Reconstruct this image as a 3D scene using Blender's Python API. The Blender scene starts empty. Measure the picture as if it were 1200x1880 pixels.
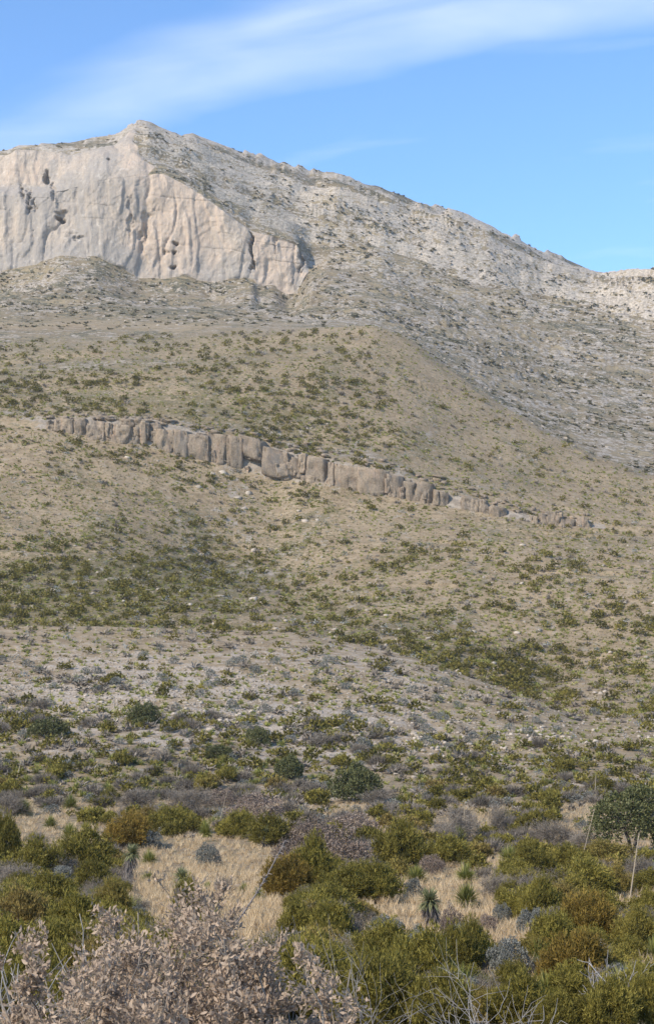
import bpy, bmesh, math, random
import numpy as np
from math import sin, cos, tan, atan, pi, radians, sqrt
from mathutils import Vector, Matrix, Euler

random.seed(7)
R = np.random.RandomState(11)
SC = bpy.context.scene
COL = SC.collection

# ------------------------------------------------------------------ camera
F = 3000.0                       # focal length in pixels of the 1200 x 1880 photograph
PITCH = atan(310.0 / F)
CP, SP = cos(PITCH), sin(PITCH)
cam_d = bpy.data.cameras.new('camera')
cam_d.sensor_fit = 'HORIZONTAL'
cam_d.sensor_width = 36.0
cam_d.lens = F / 1200.0 * 36.0
cam_d.clip_start = 0.5
cam_d.clip_end = 20000
cam = bpy.data.objects.new('camera', cam_d)
COL.objects.link(cam)
cam.location = (0, 0, 0)
cam.rotation_euler = (pi / 2 + PITCH, 0, 0)
SC.camera = cam

# ------------------------------------------------------------------ sky and sun
SUN = Vector((-0.58, -0.56, 0.62)).normalized()
sun_el = math.asin(SUN.z)
sun_az = math.atan2(SUN.x, SUN.y)            # clockwise from +Y
world = bpy.data.worlds.new('World')
SC.world = world
world.use_nodes = True
wt = world.node_tree
wt.nodes.clear()


def wn(t, **kw):
    n = wt.nodes.new(t)
    for k, v in kw.items():
        setattr(n, k, v)
    return n


def wmath(op, a, b=None, clamp=False):
    n = wt.nodes.new('ShaderNodeMath')
    n.operation = op
    n.use_clamp = clamp
    for i, v in enumerate((a, b)):
        if v is None:
            continue
        if isinstance(v, (int, float)):
            n.inputs[i].default_value = v
        else:
            wt.links.new(v, n.inputs[i])
    return n.outputs[0]


sky = wn('ShaderNodeTexSky', sky_type='NISHITA')
sky.sun_disc = False
sky.sun_elevation = sun_el
sky.sun_rotation = sun_az
sky.altitude = 1500
sky.air_density = 1.0
sky.dust_density = 0.25
sky.ozone_density = 3.0
tc = wn('ShaderNodeTexCoord')
sep = wn('ShaderNodeSeparateXYZ')
wt.links.new(tc.outputs['Generated'], sep.inputs[0])
zz = wmath('MAXIMUM', sep.outputs['Z'], 0.03)
cu = wmath('DIVIDE', sep.outputs['X'], zz)     # where the sight line meets a level cloud sheet
cv = wmath('DIVIDE', sep.outputs['Y'], zz)
comb = wn('ShaderNodeCombineXYZ')
wt.links.new(cu, comb.inputs[0])
wt.links.new(cv, comb.inputs[1])
mp = wn('ShaderNodeMapping')
mp0 = wn('ShaderNodeMapping')
mp0.inputs['Rotation'].default_value = (0, 0, 0.45)
mp.inputs['Scale'].default_value = (1.5, 3.2, 1)
wt.links.new(comb.outputs[0], mp0.inputs[0])
wt.links.new(mp0.outputs[0], mp.inputs[0])
n1 = wn('ShaderNodeTexNoise')
n1.inputs['Scale'].default_value = 1.3
n1.inputs['Detail'].default_value = 7
n1.inputs['Roughness'].default_value = 0.48
n1.inputs['Distortion'].default_value = 0.4
wt.links.new(mp.outputs[0], n1.inputs['Vector'])
n2 = wn('ShaderNodeTexNoise')
n2.inputs['Scale'].default_value = 2.2
n2.inputs['Detail'].default_value = 3
wt.links.new(comb.outputs[0], n2.inputs['Vector'])
nz = wmath('SUBTRACT', n1.outputs['Fac'], 0.5)
nz2 = wmath('SUBTRACT', n2.outputs['Fac'], 0.5)
u2 = wmath('SQRT', wmath('ADD', wmath('MULTIPLY', cu, cu), 0.02))
curve = wmath('ADD', wmath('MULTIPLY', wmath('SUBTRACT', u2, cu), 0.45), 2.41)
curve = wmath('SUBTRACT', curve, wmath('MULTIPLY', wmath('MAXIMUM', cu, 0.0), 0.26))
dist = wmath('SUBTRACT', cv, curve)
dist = wmath('ADD', dist, wmath('MULTIPLY', nz2, 0.35))
lower = wmath('MULTIPLY', wmath('SUBTRACT', 0.20, dist), 2.8, True)       # edge away from the zenith
upper = wmath('MULTIPLY', wmath('ADD', dist, wmath('ADD', 0.30, wmath('MULTIPLY', cu, 0.15))), 2.0, True)
band = wmath('MULTIPLY', lower, upper, True)
band = wmath('MULTIPLY', band, wmath('ADD', wmath('MULTIPLY', nz, 3.0), 0.72), True)
wisps = wmath('MULTIPLY', wmath('SUBTRACT', n1.outputs['Fac'], 0.60), 0.7, True)
band = wmath('MULTIPLY', band, wmath('SUBTRACT', 1.0, wmath('MULTIPLY', wmath('SUBTRACT', cu, 0.05, True), 0.8)), True)
cl = wmath('MAXIMUM', band, wisps)
cl = wmath('MULTIPLY', cl, 0.92, True)
SKY_STRENGTH = 0.15
SKY_GAIN = (1.0, 1.0, 1.0)
mx = wn('ShaderNodeMix', data_type='RGBA')
wt.links.new(cl, mx.inputs[0])
hs_ = wn('ShaderNodeHueSaturation')
hs_.inputs['Saturation'].default_value = 1.13
hs_.inputs['Value'].default_value = 1.13
wt.links.new(sky.outputs[0], hs_.inputs['Color'])
wt.links.new(hs_.outputs[0], mx.inputs[6])
cw = 0.93 / SKY_STRENGTH
mx.inputs[7].default_value = (cw * 0.95, cw * 0.985, cw * 1.02, 1)
bg = wn('ShaderNodeBackground')
bg.inputs[1].default_value = SKY_STRENGTH
wt.links.new(mx.outputs[2], bg.inputs[0])
wo = wn('ShaderNodeOutputWorld')
wt.links.new(bg.outputs[0], wo.inputs[0])

sun_d = bpy.data.lights.new('sun', 'SUN')
sun_d.energy = 3.5
sun_d.angle = radians(0.55)
sun_d.color = (1.0, 0.90, 0.755)
sun_o = bpy.data.objects.new('sun', sun_d)
COL.objects.link(sun_o)
sun_o.rotation_euler = (-SUN).to_track_quat('-Z', 'Y').to_euler()
sun_o.location = (-200, -200, 300)

SC.view_settings.view_transform = 'Standard'
SC.view_settings.look = 'None'
SC.view_settings.exposure = 0.73
SC.view_settings.gamma = 1.0
SC.view_settings.use_curve_mapping = False
SC.cycles.max_bounces = 5
SC.cycles.diffuse_bounces = 3
SC.cycles.transparent_max_bounces = 4
SC.cycles.volume_bounces = 1
SC.cycles.use_denoising = True


# ------------------------------------------------------------------ numeric helpers
def _hash(ix, iy, iz, seed):
    h = (ix.astype(np.int64) * 374761393 + iy.astype(np.int64) * 668265263 + iz.astype(np.int64) * 2147483647 + seed * 144665) & 0xFFFFFFFF
    h = ((h ^ (h >> 13)) * 1274126177) & 0xFFFFFFFF
    h = h ^ (h >> 16)
    return (h & 0xFFFF).astype(np.float32) / 32767.5 - 1.0


def vnoise(x, y, z, seed=0):
    x = np.asarray(x, np.float32); y = np.asarray(y, np.float32); z = np.asarray(z, np.float32)
    x, y, z = np.broadcast_arrays(x, y, z)
    fx, fy, fz = np.floor(x), np.floor(y), np.floor(z)
    ix, iy, iz = fx.astype(np.int32), fy.astype(np.int32), fz.astype(np.int32)
    tx, ty, tz = x - fx, y - fy, z - fz
    tx = tx * tx * (3 - 2 * tx); ty = ty * ty * (3 - 2 * ty); tz = tz * tz * (3 - 2 * tz)
    out = 0
    for dz in (0, 1):
        wz = tz if dz else 1 - tz
        for dy in (0, 1):
            wy = ty if dy else 1 - ty
            a = _hash(ix, iy + dy, iz + dz, seed); b = _hash(ix + 1, iy + dy, iz + dz, seed)
            out = out + wz * wy * (a + (b - a) * tx)
    return out


def fbm(x, y, z, octs=3, seed=0, gain=0.5):
    out = 0; amp = 1.0; tot = 0
    for o in range(octs):
        k = 2.03 ** o
        out = out + amp * vnoise(np.asarray(x) * k + o * 17.3, np.asarray(y) * k + o * 5.1, np.asarray(z) * k - o * 9.7, seed + o * 31)
        tot += amp; amp *= gain
    return out / tot


def sstep(a, b, x):
    t = np.clip((x - a) / (b - a), 0, 1)
    return t * t * (3 - 2 * t)


def ray_point(px, py, D):
    a = (px - 600.0) / F; b = (940.0 - py) / F
    k = D / (CP - b * SP)
    return np.stack([a * k, np.broadcast_to(D, k.shape) * 1.0, (SP + b * CP) * k], -1)


def project(P):
    fwd = P[..., 1] * CP + P[..., 2] * SP
    up = -P[..., 1] * SP + P[..., 2] * CP
    return 600 + F * P[..., 0] / fwd, 940 - F * up / fwd


def height_to_py(h, D):
    return 1250.0 - F * h / D        # small-angle: the level line is at 1250


# ------------------------------------------------------------------ materials
class NT:
    def __init__(self, name, rough=0.9):
        self.m = bpy.data.materials.new(name)
        self.m.use_nodes = True
        self.t = self.m.node_tree
        self.t.nodes.clear()
        self.out = self.t.nodes.new('ShaderNodeOutputMaterial')
        self.b = self.t.nodes.new('ShaderNodeBsdfPrincipled')
        self.b.inputs['Roughness'].default_value = rough
        self.b.inputs['Specular IOR Level'].default_value = 0.2
        self.t.links.new(self.b.outputs[0], self.out.inputs[0])

    def n(self, t):
        return self.t.nodes.new(t)

    def put(self, v, sock):
        if hasattr(v, 'links') and hasattr(v, 'node'):
            self.t.links.new(v, sock)
        elif isinstance(v, (tuple, list)) and sock.type == 'RGBA' and len(v) == 3:
            sock.default_value = (*v, 1)
        else:
            sock.default_value = v

    def math(self, op, a, b=0.0, clamp=False):
        n = self.n('ShaderNodeMath'); n.operation = op; n.use_clamp = clamp
        self.put(a, n.inputs[0]); self.put(b, n.inputs[1])
        return n.outputs[0]

    def mix(self, f, a, b, blend='MIX'):
        n = self.n('ShaderNodeMix'); n.data_type = 'RGBA'; n.blend_type = blend
        self.put(f, n.inputs[0]); self.put(a, n.inputs[6]); self.put(b, n.inputs[7])
        return n.outputs[2]

    def noise(self, scale, detail=4, rough=0.55, vec=None, stretch=None):
        n = self.n('ShaderNodeTexNoise')
        n.inputs['Scale'].default_value = scale
        n.inputs['Detail'].default_value = detail
        n.inputs['Roughness'].default_value = rough
        if vec is None:
            if not hasattr(self, 'tc'):
                self.tc = self.n('ShaderNodeTexCoord')
            vec = self.tc.outputs['Object']
        if stretch:
            mp = self.n('ShaderNodeMapping'); mp.inputs['Scale'].default_value = stretch
            self.t.links.new(vec, mp.inputs[0]); vec = mp.outputs[0]
        self.t.links.new(vec, n.inputs['Vector'])
        return n.outputs['Fac']

    def ramp(self, v, lo, hi):
        n = self.n('ShaderNodeMapRange'); n.interpolation_type = 'SMOOTHSTEP'
        self.put(v, n.inputs[0]); n.inputs[1].default_value = lo; n.inputs[2].default_value = hi
        return n.outputs[0]

    def attr(self, name):
        n = self.n('ShaderNodeAttribute'); n.attribute_name = name
        return n

    def rand(self):
        return self.n('ShaderNodeObjectInfo').outputs['Random']

    def bump(self, h, strength=0.5, dist=0.1):
        n = self.n('ShaderNodeBump'); n.inputs['Strength'].default_value = strength; n.inputs['Distance'].default_value = dist
        self.put(h, n.inputs['Height'])
        self.t.links.new(n.outputs[0], self.b.inputs['Normal'])

    def color(self, c):
        self.put(c, self.b.inputs['Base Color'])
        return self.m


def mat_land():
    """stony desert soil, dry grass and bedded limestone; attribute layout: r rock, g green cover, b paleness, alpha the grey mountain ground"""
    t = NT('desert_land', 0.95)
    a = t.attr('layout')
    sp = t.n('ShaderNodeSeparateColor'); t.t.links.new(a.outputs['Color'], sp.inputs[0])
    rock, green, pale = sp.outputs[0], sp.outputs[1], sp.outputs[2]
    mt = a.outputs['Alpha']

    def half(v, k=1.0, lo=.38, hi=.62):
        return t.math('MULTIPLY', t.math('SUBTRACT', t.ramp(v, lo, hi), 0.5), k)
    nf = t.noise(3.1, 6, 0.7); nm = t.noise(0.5, 6, 0.68); nl = t.noise(0.06, 4, 0.6)
    # near ground
    soil = t.mix(t.ramp(nm, 0.38, 0.62), (0.195, 0.143, 0.085), (0.365, 0.272, 0.168))
    soil = t.mix(t.math('MULTIPLY', t.ramp(nl, 0.4, 0.62), .6), soil, (0.325, 0.248, 0.155))
    soil = t.mix(t.math('MULTIPLY', t.ramp(nf, 0.5, 0.66), 0.6), soil, (0.15, 0.125, 0.085))
    spk = t.noise(1.0, 3, 0.6)
    soil = t.mix(t.math('MULTIPLY', t.ramp(spk, 0.54, 0.62), 0.6), soil, (0.125, 0.108, 0.05))
    soil = t.mix(t.math('MULTIPLY', t.ramp(spk, 0.44, 0.37), 0.35), soil, (0.46, 0.38, 0.27))
    greens = t.mix(t.ramp(nf, 0.38, 0.62), (0.085, 0.076, 0.03), (0.15, 0.13, 0.06))
    g = t.math('ADD', green, half(nm, .7))
    soil = t.mix(t.math('MULTIPLY', t.ramp(g, 0.3, 0.75), 0.75), soil, greens)
    rg = t.mix(t.ramp(nm, 0.38, 0.62), (0.20, 0.17, 0.135), (0.34, 0.29, 0.232))
    rw = t.mix(t.ramp(nf, 0.38, 0.62), (0.26, 0.212, 0.16), (0.55, 0.465, 0.37))
    rk = t.mix(pale, rg, rw)
    rk = t.mix(t.math('MULTIPLY', t.ramp(nf, 0.52, 0.66), 0.55), rk, (0.15, 0.13, 0.11))
    r = t.math('ADD', t.math('ADD', rock, half(nf, .45)), half(nm, .5))
    near = t.mix(t.ramp(r, 0.40, 0.62), soil, rk)
    # mountain ground: larger grain, flattened along the beds
    m1 = t.noise(0.19, 6, 0.72, stretch=(1, 1, 2.4)); m2 = t.noise(0.6, 5, 0.7, stretch=(1, 1, 2.0)); m3 = t.noise(0.07, 4, 0.6, stretch=(1, 1, 2.0))
    ms = t.mix(t.ramp(m3, 0.38, 0.62), (0.18, 0.142, 0.088), (0.30, 0.24, 0.15))
    mv = t.mix(t.ramp(m2, 0.38, 0.62), (0.075, 0.07, 0.045), (0.155, 0.14, 0.09))
    gm = t.math('ADD', t.math('ADD', green, half(m1, .75)), t.math('ADD', half(m2, .45), half(m3, .5)))
    ms = t.mix(t.ramp(gm, 0.35, 0.6), ms, mv)
    mg = t.mix(t.ramp(m2, 0.38, 0.62), (0.21, 0.182, 0.145), (0.40, 0.345, 0.28))
    mw = t.mix(t.ramp(m2, 0.36, 0.64), (0.30, 0.26, 0.21), (0.54, 0.47, 0.385))
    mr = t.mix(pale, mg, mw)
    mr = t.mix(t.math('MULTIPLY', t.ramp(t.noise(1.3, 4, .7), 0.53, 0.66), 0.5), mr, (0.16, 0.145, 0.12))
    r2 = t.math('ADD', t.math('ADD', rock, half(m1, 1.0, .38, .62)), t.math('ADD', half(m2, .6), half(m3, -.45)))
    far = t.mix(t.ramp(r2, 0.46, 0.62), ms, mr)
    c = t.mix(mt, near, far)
    hgt = t.math('ADD', t.math('MULTIPLY', nm, 1.2), t.math('MULTIPLY', t.math('MULTIPLY', m1, mt), 6.0))
    t.bump(t.math('ADD', hgt, t.math('MULTIPLY', nf, 0.6)), 0.7, 0.35)
    return t.color(c)


def mat_cliff():
    t = NT('cliff_limestone', 0.92)
    a = t.attr('layout')
    sp = t.n('ShaderNodeSeparateColor'); t.t.links.new(a.outputs['Color'], sp.inputs[0])
    grey, warm = sp.outputs[0], sp.outputs[1]
    streak = t.noise(0.22, 6, 0.65, stretch=(1, 0.4, 0.16))
    fine = t.noise(0.8, 6, 0.7, stretch=(1, 1, 0.5))
    big = t.noise(0.04, 4, 0.55, stretch=(1, 1, 0.6))
    c = t.mix(t.ramp(fine, 0.3, 0.7), (0.315, 0.26, 0.204), (0.47, 0.388, 0.305))
    w = t.math('ADD', warm, t.math('MULTIPLY', t.math('SUBTRACT', streak, 0.5), 1.8))
    c = t.mix(t.math('MULTIPLY', t.ramp(w, 0.35, 0.85), 0.65), c, (0.49, 0.375, 0.28))
    g = t.math('ADD', grey, t.math('MULTIPLY', t.math('SUBTRACT', big, 0.5), 1.6))
    g = t.math('ADD', g, t.math('MULTIPLY', t.math('SUBTRACT', streak, 0.5), 1.2))
    c = t.mix(t.math('MULTIPLY', t.ramp(g, 0.3, 0.8), 0.8), c, (0.285, 0.257, 0.225))
    dark = t.noise(0.5, 5, 0.7, stretch=(1, 0.5, 0.1))
    c = t.mix(t.math('MULTIPLY', t.ramp(dark, 0.53, 0.68), 0.5), c, (0.24, 0.215, 0.19))
    pit = t.noise(0.35, 6, 0.75)
    c = t.mix(t.math('MULTIPLY', t.ramp(pit, 0.55, 0.66), 0.45), c, (0.25, 0.23, 0.205))
    c = t.mix(t.math('MULTIPLY', t.ramp(pit, 0.45, 0.34), 0.35), c, (0.62, 0.565, 0.49))
    t.bump(t.math('ADD', fine, t.math('MULTIPLY', streak, 2.0)), 0.7, 0.8)
    return t.color(c)


def mat_block():
    t = NT('ledge_limestone', 0.95)
    geo = t.n('ShaderNodeNewGeometry')
    pos = geo.outputs['Position']
    streak = t.noise(0.9, 6, 0.65, vec=pos, stretch=(1, 0.5, 0.22))
    fine = t.noise(2.2, 6, 0.7, vec=pos)
    c = t.mix(t.ramp(fine, 0.3, 0.7), (0.185, 0.148, 0.11), (0.325, 0.262, 0.197))
    c = t.mix(t.math('MULTIPLY', t.ramp(streak, 0.52, 0.72), 0.75), c, (0.36, 0.255, 0.185))
    c = t.mix(t.math('MULTIPLY', t.ramp(t.noise(0.5, 4, 0.6, vec=pos, stretch=(1, 1, 0.35)), 0.5, 0.7), 0.7), c, (0.165, 0.152, 0.136))
    hs = t.mix(t.rand(), (0.82, 0.82, 0.82), (1.12, 1.1, 1.06))
    c = t.mix(1.0, c, hs, 'MULTIPLY')
    t.bump(t.math('ADD', fine, t.math('MULTIPLY', streak, 1.5)), 0.5, 0.5)
    return t.color(c)


def mat_rock():
    t = NT('pale_limestone_rubble', 0.95)
    geo = t.n('ShaderNodeNewGeometry')
    fine = t.noise(5.0, 5, 0.7, vec=geo.outputs['Position'])
    big = t.noise(0.6, 3, 0.5, vec=geo.outputs['Position'])
    c = t.mix(t.ramp(fine, 0.3, 0.7), (0.27, 0.228, 0.18), (0.52, 0.45, 0.365))
    c = t.mix(t.math('MULTIPLY', t.ramp(big, 0.4, 0.65), 0.5), c, (0.40, 0.34, 0.28))
    c = t.mix(1.0, c, t.mix(t.rand(), (0.8, 0.8, 0.8), (1.1, 1.09, 1.07)), 'MULTIPLY')
    t.bump(fine, 0.6, 0.05)
    return t.color(c)


def mat_leaf(name, c0, c1, c2, trans=0.25, obj_var=0.35, rough=0.75, alt=None):
    """foliage: colour by the leaf's own tint, by the plant's own random value, and light through the leaf"""
    t = NT(name, rough)
    ti = t.attr('tint').outputs['Fac']
    rnd = t.rand()
    c = t.mix(t.ramp(ti, 0.0, 0.55), c0, c1)
    c = t.mix(t.ramp(ti, 0.6, 1.0), c, c2)
    if alt is not None:
        al = t.mix(t.ramp(ti, 0.1, 0.9), alt[0], alt[1])
        c = t.mix(t.ramp(rnd, alt[2], alt[2] + 0.12), c, al)
    v = t.mix(rnd, (1 - obj_var,) * 3, (1 + obj_var,) * 3)
    c = t.mix(1.0, c, v, 'MULTIPLY')
    t.color(c)
    if trans > 0:
        tr = t.n('ShaderNodeBsdfTranslucent'); t.put(c, tr.inputs[0])
        ms = t.n('ShaderNodeMixShader'); ms.inputs[0].default_value = trans
        t.t.links.new(t.b.outputs[0], ms.inputs[1]); t.t.links.new(tr.outputs[0], ms.inputs[2])
        t.t.links.new(ms.outputs[0], t.out.inputs[0])
    return t.m


LAND = mat_land()
M = {
    'ground': LAND, 'mountain': LAND, 'cliff': mat_cliff(), 'block': mat_block(), 'rock': mat_rock(),
    'juniper': mat_leaf('juniper_foliage', (0.095, 0.084, 0.02), (0.225, 0.19, 0.038), (0.37, 0.31, 0.075), 0.22, 0.25,
                        alt=((0.12, 0.088, 0.03), (0.29, 0.215, 0.065), 0.8)),
    'rust': mat_leaf('rusty_juniper_foliage', (0.115, 0.08, 0.02), (0.26, 0.18, 0.038), (0.37, 0.25, 0.065), 0.35, 0.15),
    'darkgreen': mat_leaf('evergreen_foliage', (0.05, 0.055, 0.022), (0.115, 0.12, 0.045), (0.20, 0.195, 0.095), 0.2, 0.15, 0.6),
    'oakleaf': mat_leaf('dry_oak_leaf', (0.22, 0.152, 0.105), (0.46, 0.352, 0.256), (0.72, 0.60, 0.465), 0.3, 0.1),
    'oakscrub': mat_leaf('faded_oak_leaf', (0.15, 0.11, 0.085), (0.25, 0.19, 0.148), (0.38, 0.305, 0.24), 0.2, 0.2),
    'twig': mat_leaf('grey_twig', (0.135, 0.112, 0.086), (0.20, 0.17, 0.136), (0.30, 0.262, 0.215), 0.0, 0.2),
    'deadwood': mat_leaf('weathered_wood', (0.18, 0.165, 0.15), (0.27, 0.25, 0.23), (0.38, 0.36, 0.335), 0.0, 0.15),
    'silver': mat_leaf('silver_leaf', (0.115, 0.115, 0.095), (0.205, 0.205, 0.175), (0.32, 0.32, 0.285), 0.2, 0.2),
    'sotol': mat_leaf('sotol_leaf', (0.12, 0.13, 0.03), (0.26, 0.26, 0.065), (0.44, 0.40, 0.16), 0.35, 0.2),
    'yucca': mat_leaf('yucca_leaf', (0.13, 0.14, 0.065), (0.24, 0.245, 0.115), (0.40, 0.39, 0.22), 0.2, 0.1),
    'straw': mat_leaf('dry_grass', (0.42, 0.30, 0.165), (0.60, 0.455, 0.27), (0.76, 0.61, 0.40), 0.3, 0.1),
    'tuft': mat_leaf('slope_tuft', (0.13, 0.115, 0.04), (0.27, 0.22, 0.10), (0.52, 0.42, 0.25), 0.2, 0.1),
    'bark': mat_leaf('dark_bark', (0.07, 0.06, 0.052), (0.12, 0.105, 0.09), (0.19, 0.165, 0.145), 0.0, 0.1),
    'stalk': mat_leaf('dry_stalk', (0.24, 0.19, 0.13), (0.34, 0.28, 0.20), (0.44, 0.37, 0.28), 0.0, 0.1),
    'darkstalk': mat_leaf('weathered_stalk', (0.13, 0.11, 0.095), (0.20, 0.17, 0.15), (0.28, 0.25, 0.22), 0.0, 0.1),
    'farbrush': mat_leaf('far_brush', (0.085, 0.078, 0.04), (0.15, 0.135, 0.075), (0.22, 0.20, 0.125), 0.1, 0.1),
}


# ------------------------------------------------------------------ mesh helpers
def tri_mesh(name, V, T, mat, tint=None, smooth=False):
    """a mesh from an (n,3) vertex array and an (m,3) triangle or (m,4) quad array"""
    me = bpy.data.meshes.new(name)
    V = np.ascontiguousarray(V, np.float32); T = np.ascontiguousarray(T, np.int32)
    k = T.shape[1]
    me.vertices.add(len(V)); me.vertices.foreach_set('co', V.ravel())
    me.loops.add(T.size); me.loops.foreach_set('vertex_index', T.ravel())
    me.polygons.add(len(T)); me.polygons.foreach_set('loop_start', np.arange(0, T.size, k, dtype=np.int32))
    me.polygons.foreach_set('loop_total', np.full(len(T), k, np.int32))
    if smooth:
        me.polygons.foreach_set('use_smooth', np.ones(len(T), bool))
    if tint is not None:
        at = me.attributes.new('tint', 'FLOAT', 'POINT')
        at.data.foreach_set('value', np.ascontiguousarray(tint, np.float32))
    me.materials.append(mat)
    me.update(calc_edges=True)
    return me


class MB:
    """collects triangles with a tint per vertex"""
    def __init__(s):
        s.v, s.t, s.c, s.n = [], [], [], 0

    def add(s, V, T, c):
        V = np.asarray(V, np.float32).reshape(-1, 3)
        s.v.append(V); s.t.append(np.asarray(T, np.int32).reshape(-1, 3) + s.n)
        s.c.append(np.broadcast_to(np.asarray(c, np.float32), (len(V),)).copy()); s.n += len(V)

    def arrays(s):
        return np.concatenate(s.v), np.concatenate(s.t), np.concatenate(s.c)

    def mesh(s, name, mat, smooth=False):
        V, T, c = s.arrays()
        return tri_mesh(name, V, T, mat, c, smooth)

    def tube(s, pts, radii, sides=4, tint=0.5):
        pts = np.asarray(pts, float); n = len(pts)
        d = np.gradient(pts, axis=0)
        d /= np.linalg.norm(d, axis=1, keepdims=True) + 1e-9
        ref = np.array([0, 0, 1.0]) if abs(d[0, 2]) < 0.9 else np.array([1.0, 0, 0])
        a = np.cross(d, ref); a /= np.linalg.norm(a, axis=1, keepdims=True) + 1e-9
        b = np.cross(d, a)
        ang = np.arange(sides) * 2 * pi / sides
        V = pts[:, None] + np.asarray(radii)[:, None, None] * (a[:, None] * np.cos(ang)[None, :, None] + b[:, None] * np.sin(ang)[None, :, None])
        T = []
        for i in range(n - 1):
            for j in range(sides):
                p, q = i * sides + j, i * sides + (j + 1) % sides
                T += [(p, q, q + sides), (p, q + sides, p + sides)]
        V = V.reshape(-1, 3)
        V = np.vstack([V, pts[-1]])
        for j in range(sides):
            T.append(((n - 1) * sides + j, (n - 1) * sides + (j + 1) % sides, len(V) - 1))
        s.add(V, T, tint)

    def blades(s, p, d, L, w, tint, side=None):
        """narrow triangles from p along d"""
        n = len(p)
        if side is None:
            r = R.randn(n, 3)
            side = np.cross(d, r)
        side = side / (np.linalg.norm(side, axis=1, keepdims=True) + 1e-9)
        L = np.broadcast_to(L, (n,))[:, None]; w = np.broadcast_to(w, (n,))[:, None]
        V = np.stack([p - side * w / 2, p + side * w / 2, p + d * L], 1).reshape(-1, 3)
        s.add(V, np.arange(3 * n).reshape(n, 3), np.repeat(np.broadcast_to(tint, (n,)), 3))

    def diamonds(s, p, d, L, w, tint):
        """leaf shaped quads, folded a little along the middle"""
        n = len(p)
        side = np.cross(d, R.randn(n, 3)); side /= np.linalg.norm(side, axis=1, keepdims=True) + 1e-9
        nor = np.cross(side, d)
        L = np.broadcast_to(L, (n,))[:, None]; w = np.broadcast_to(w, (n,))[:, None]
        V = np.stack([p, p + d * L * .5 - side * w / 2 + nor * w * .15, p + d * L, p + d * L * .5 + side * w / 2 + nor * w * .15], 1).reshape(-1, 3)
        i = np.arange(n)[:, None] * 4
        T = np.concatenate([i + [0, 2, 1], i + [0, 3, 2]])
        s.add(V, T, np.repeat(np.broadcast_to(tint, (n,)), 4))


def unit(v):
    return v / (np.linalg.norm(v, axis=-1, keepdims=True) + 1e-9)


def link(name, data, parent=None):
    o = bpy.data.objects.new(name, data)
    COL.objects.link(o)
    if parent is not None:
        o.parent = parent
    return o


def tag(o, label=None, cat=None, group=None, kind=None):
    if label: o['label'] = label
    if cat: o['category'] = cat
    if group: o['group'] = group
    if kind: o['kind'] = kind
    return o


# ------------------------------------------------------------------ terrain: one continuous surface
# each profile line runs across the land from left to right: (x, y of where it shows, distance in metres)
def C_(pts, sm):
    return pts, sm


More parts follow.
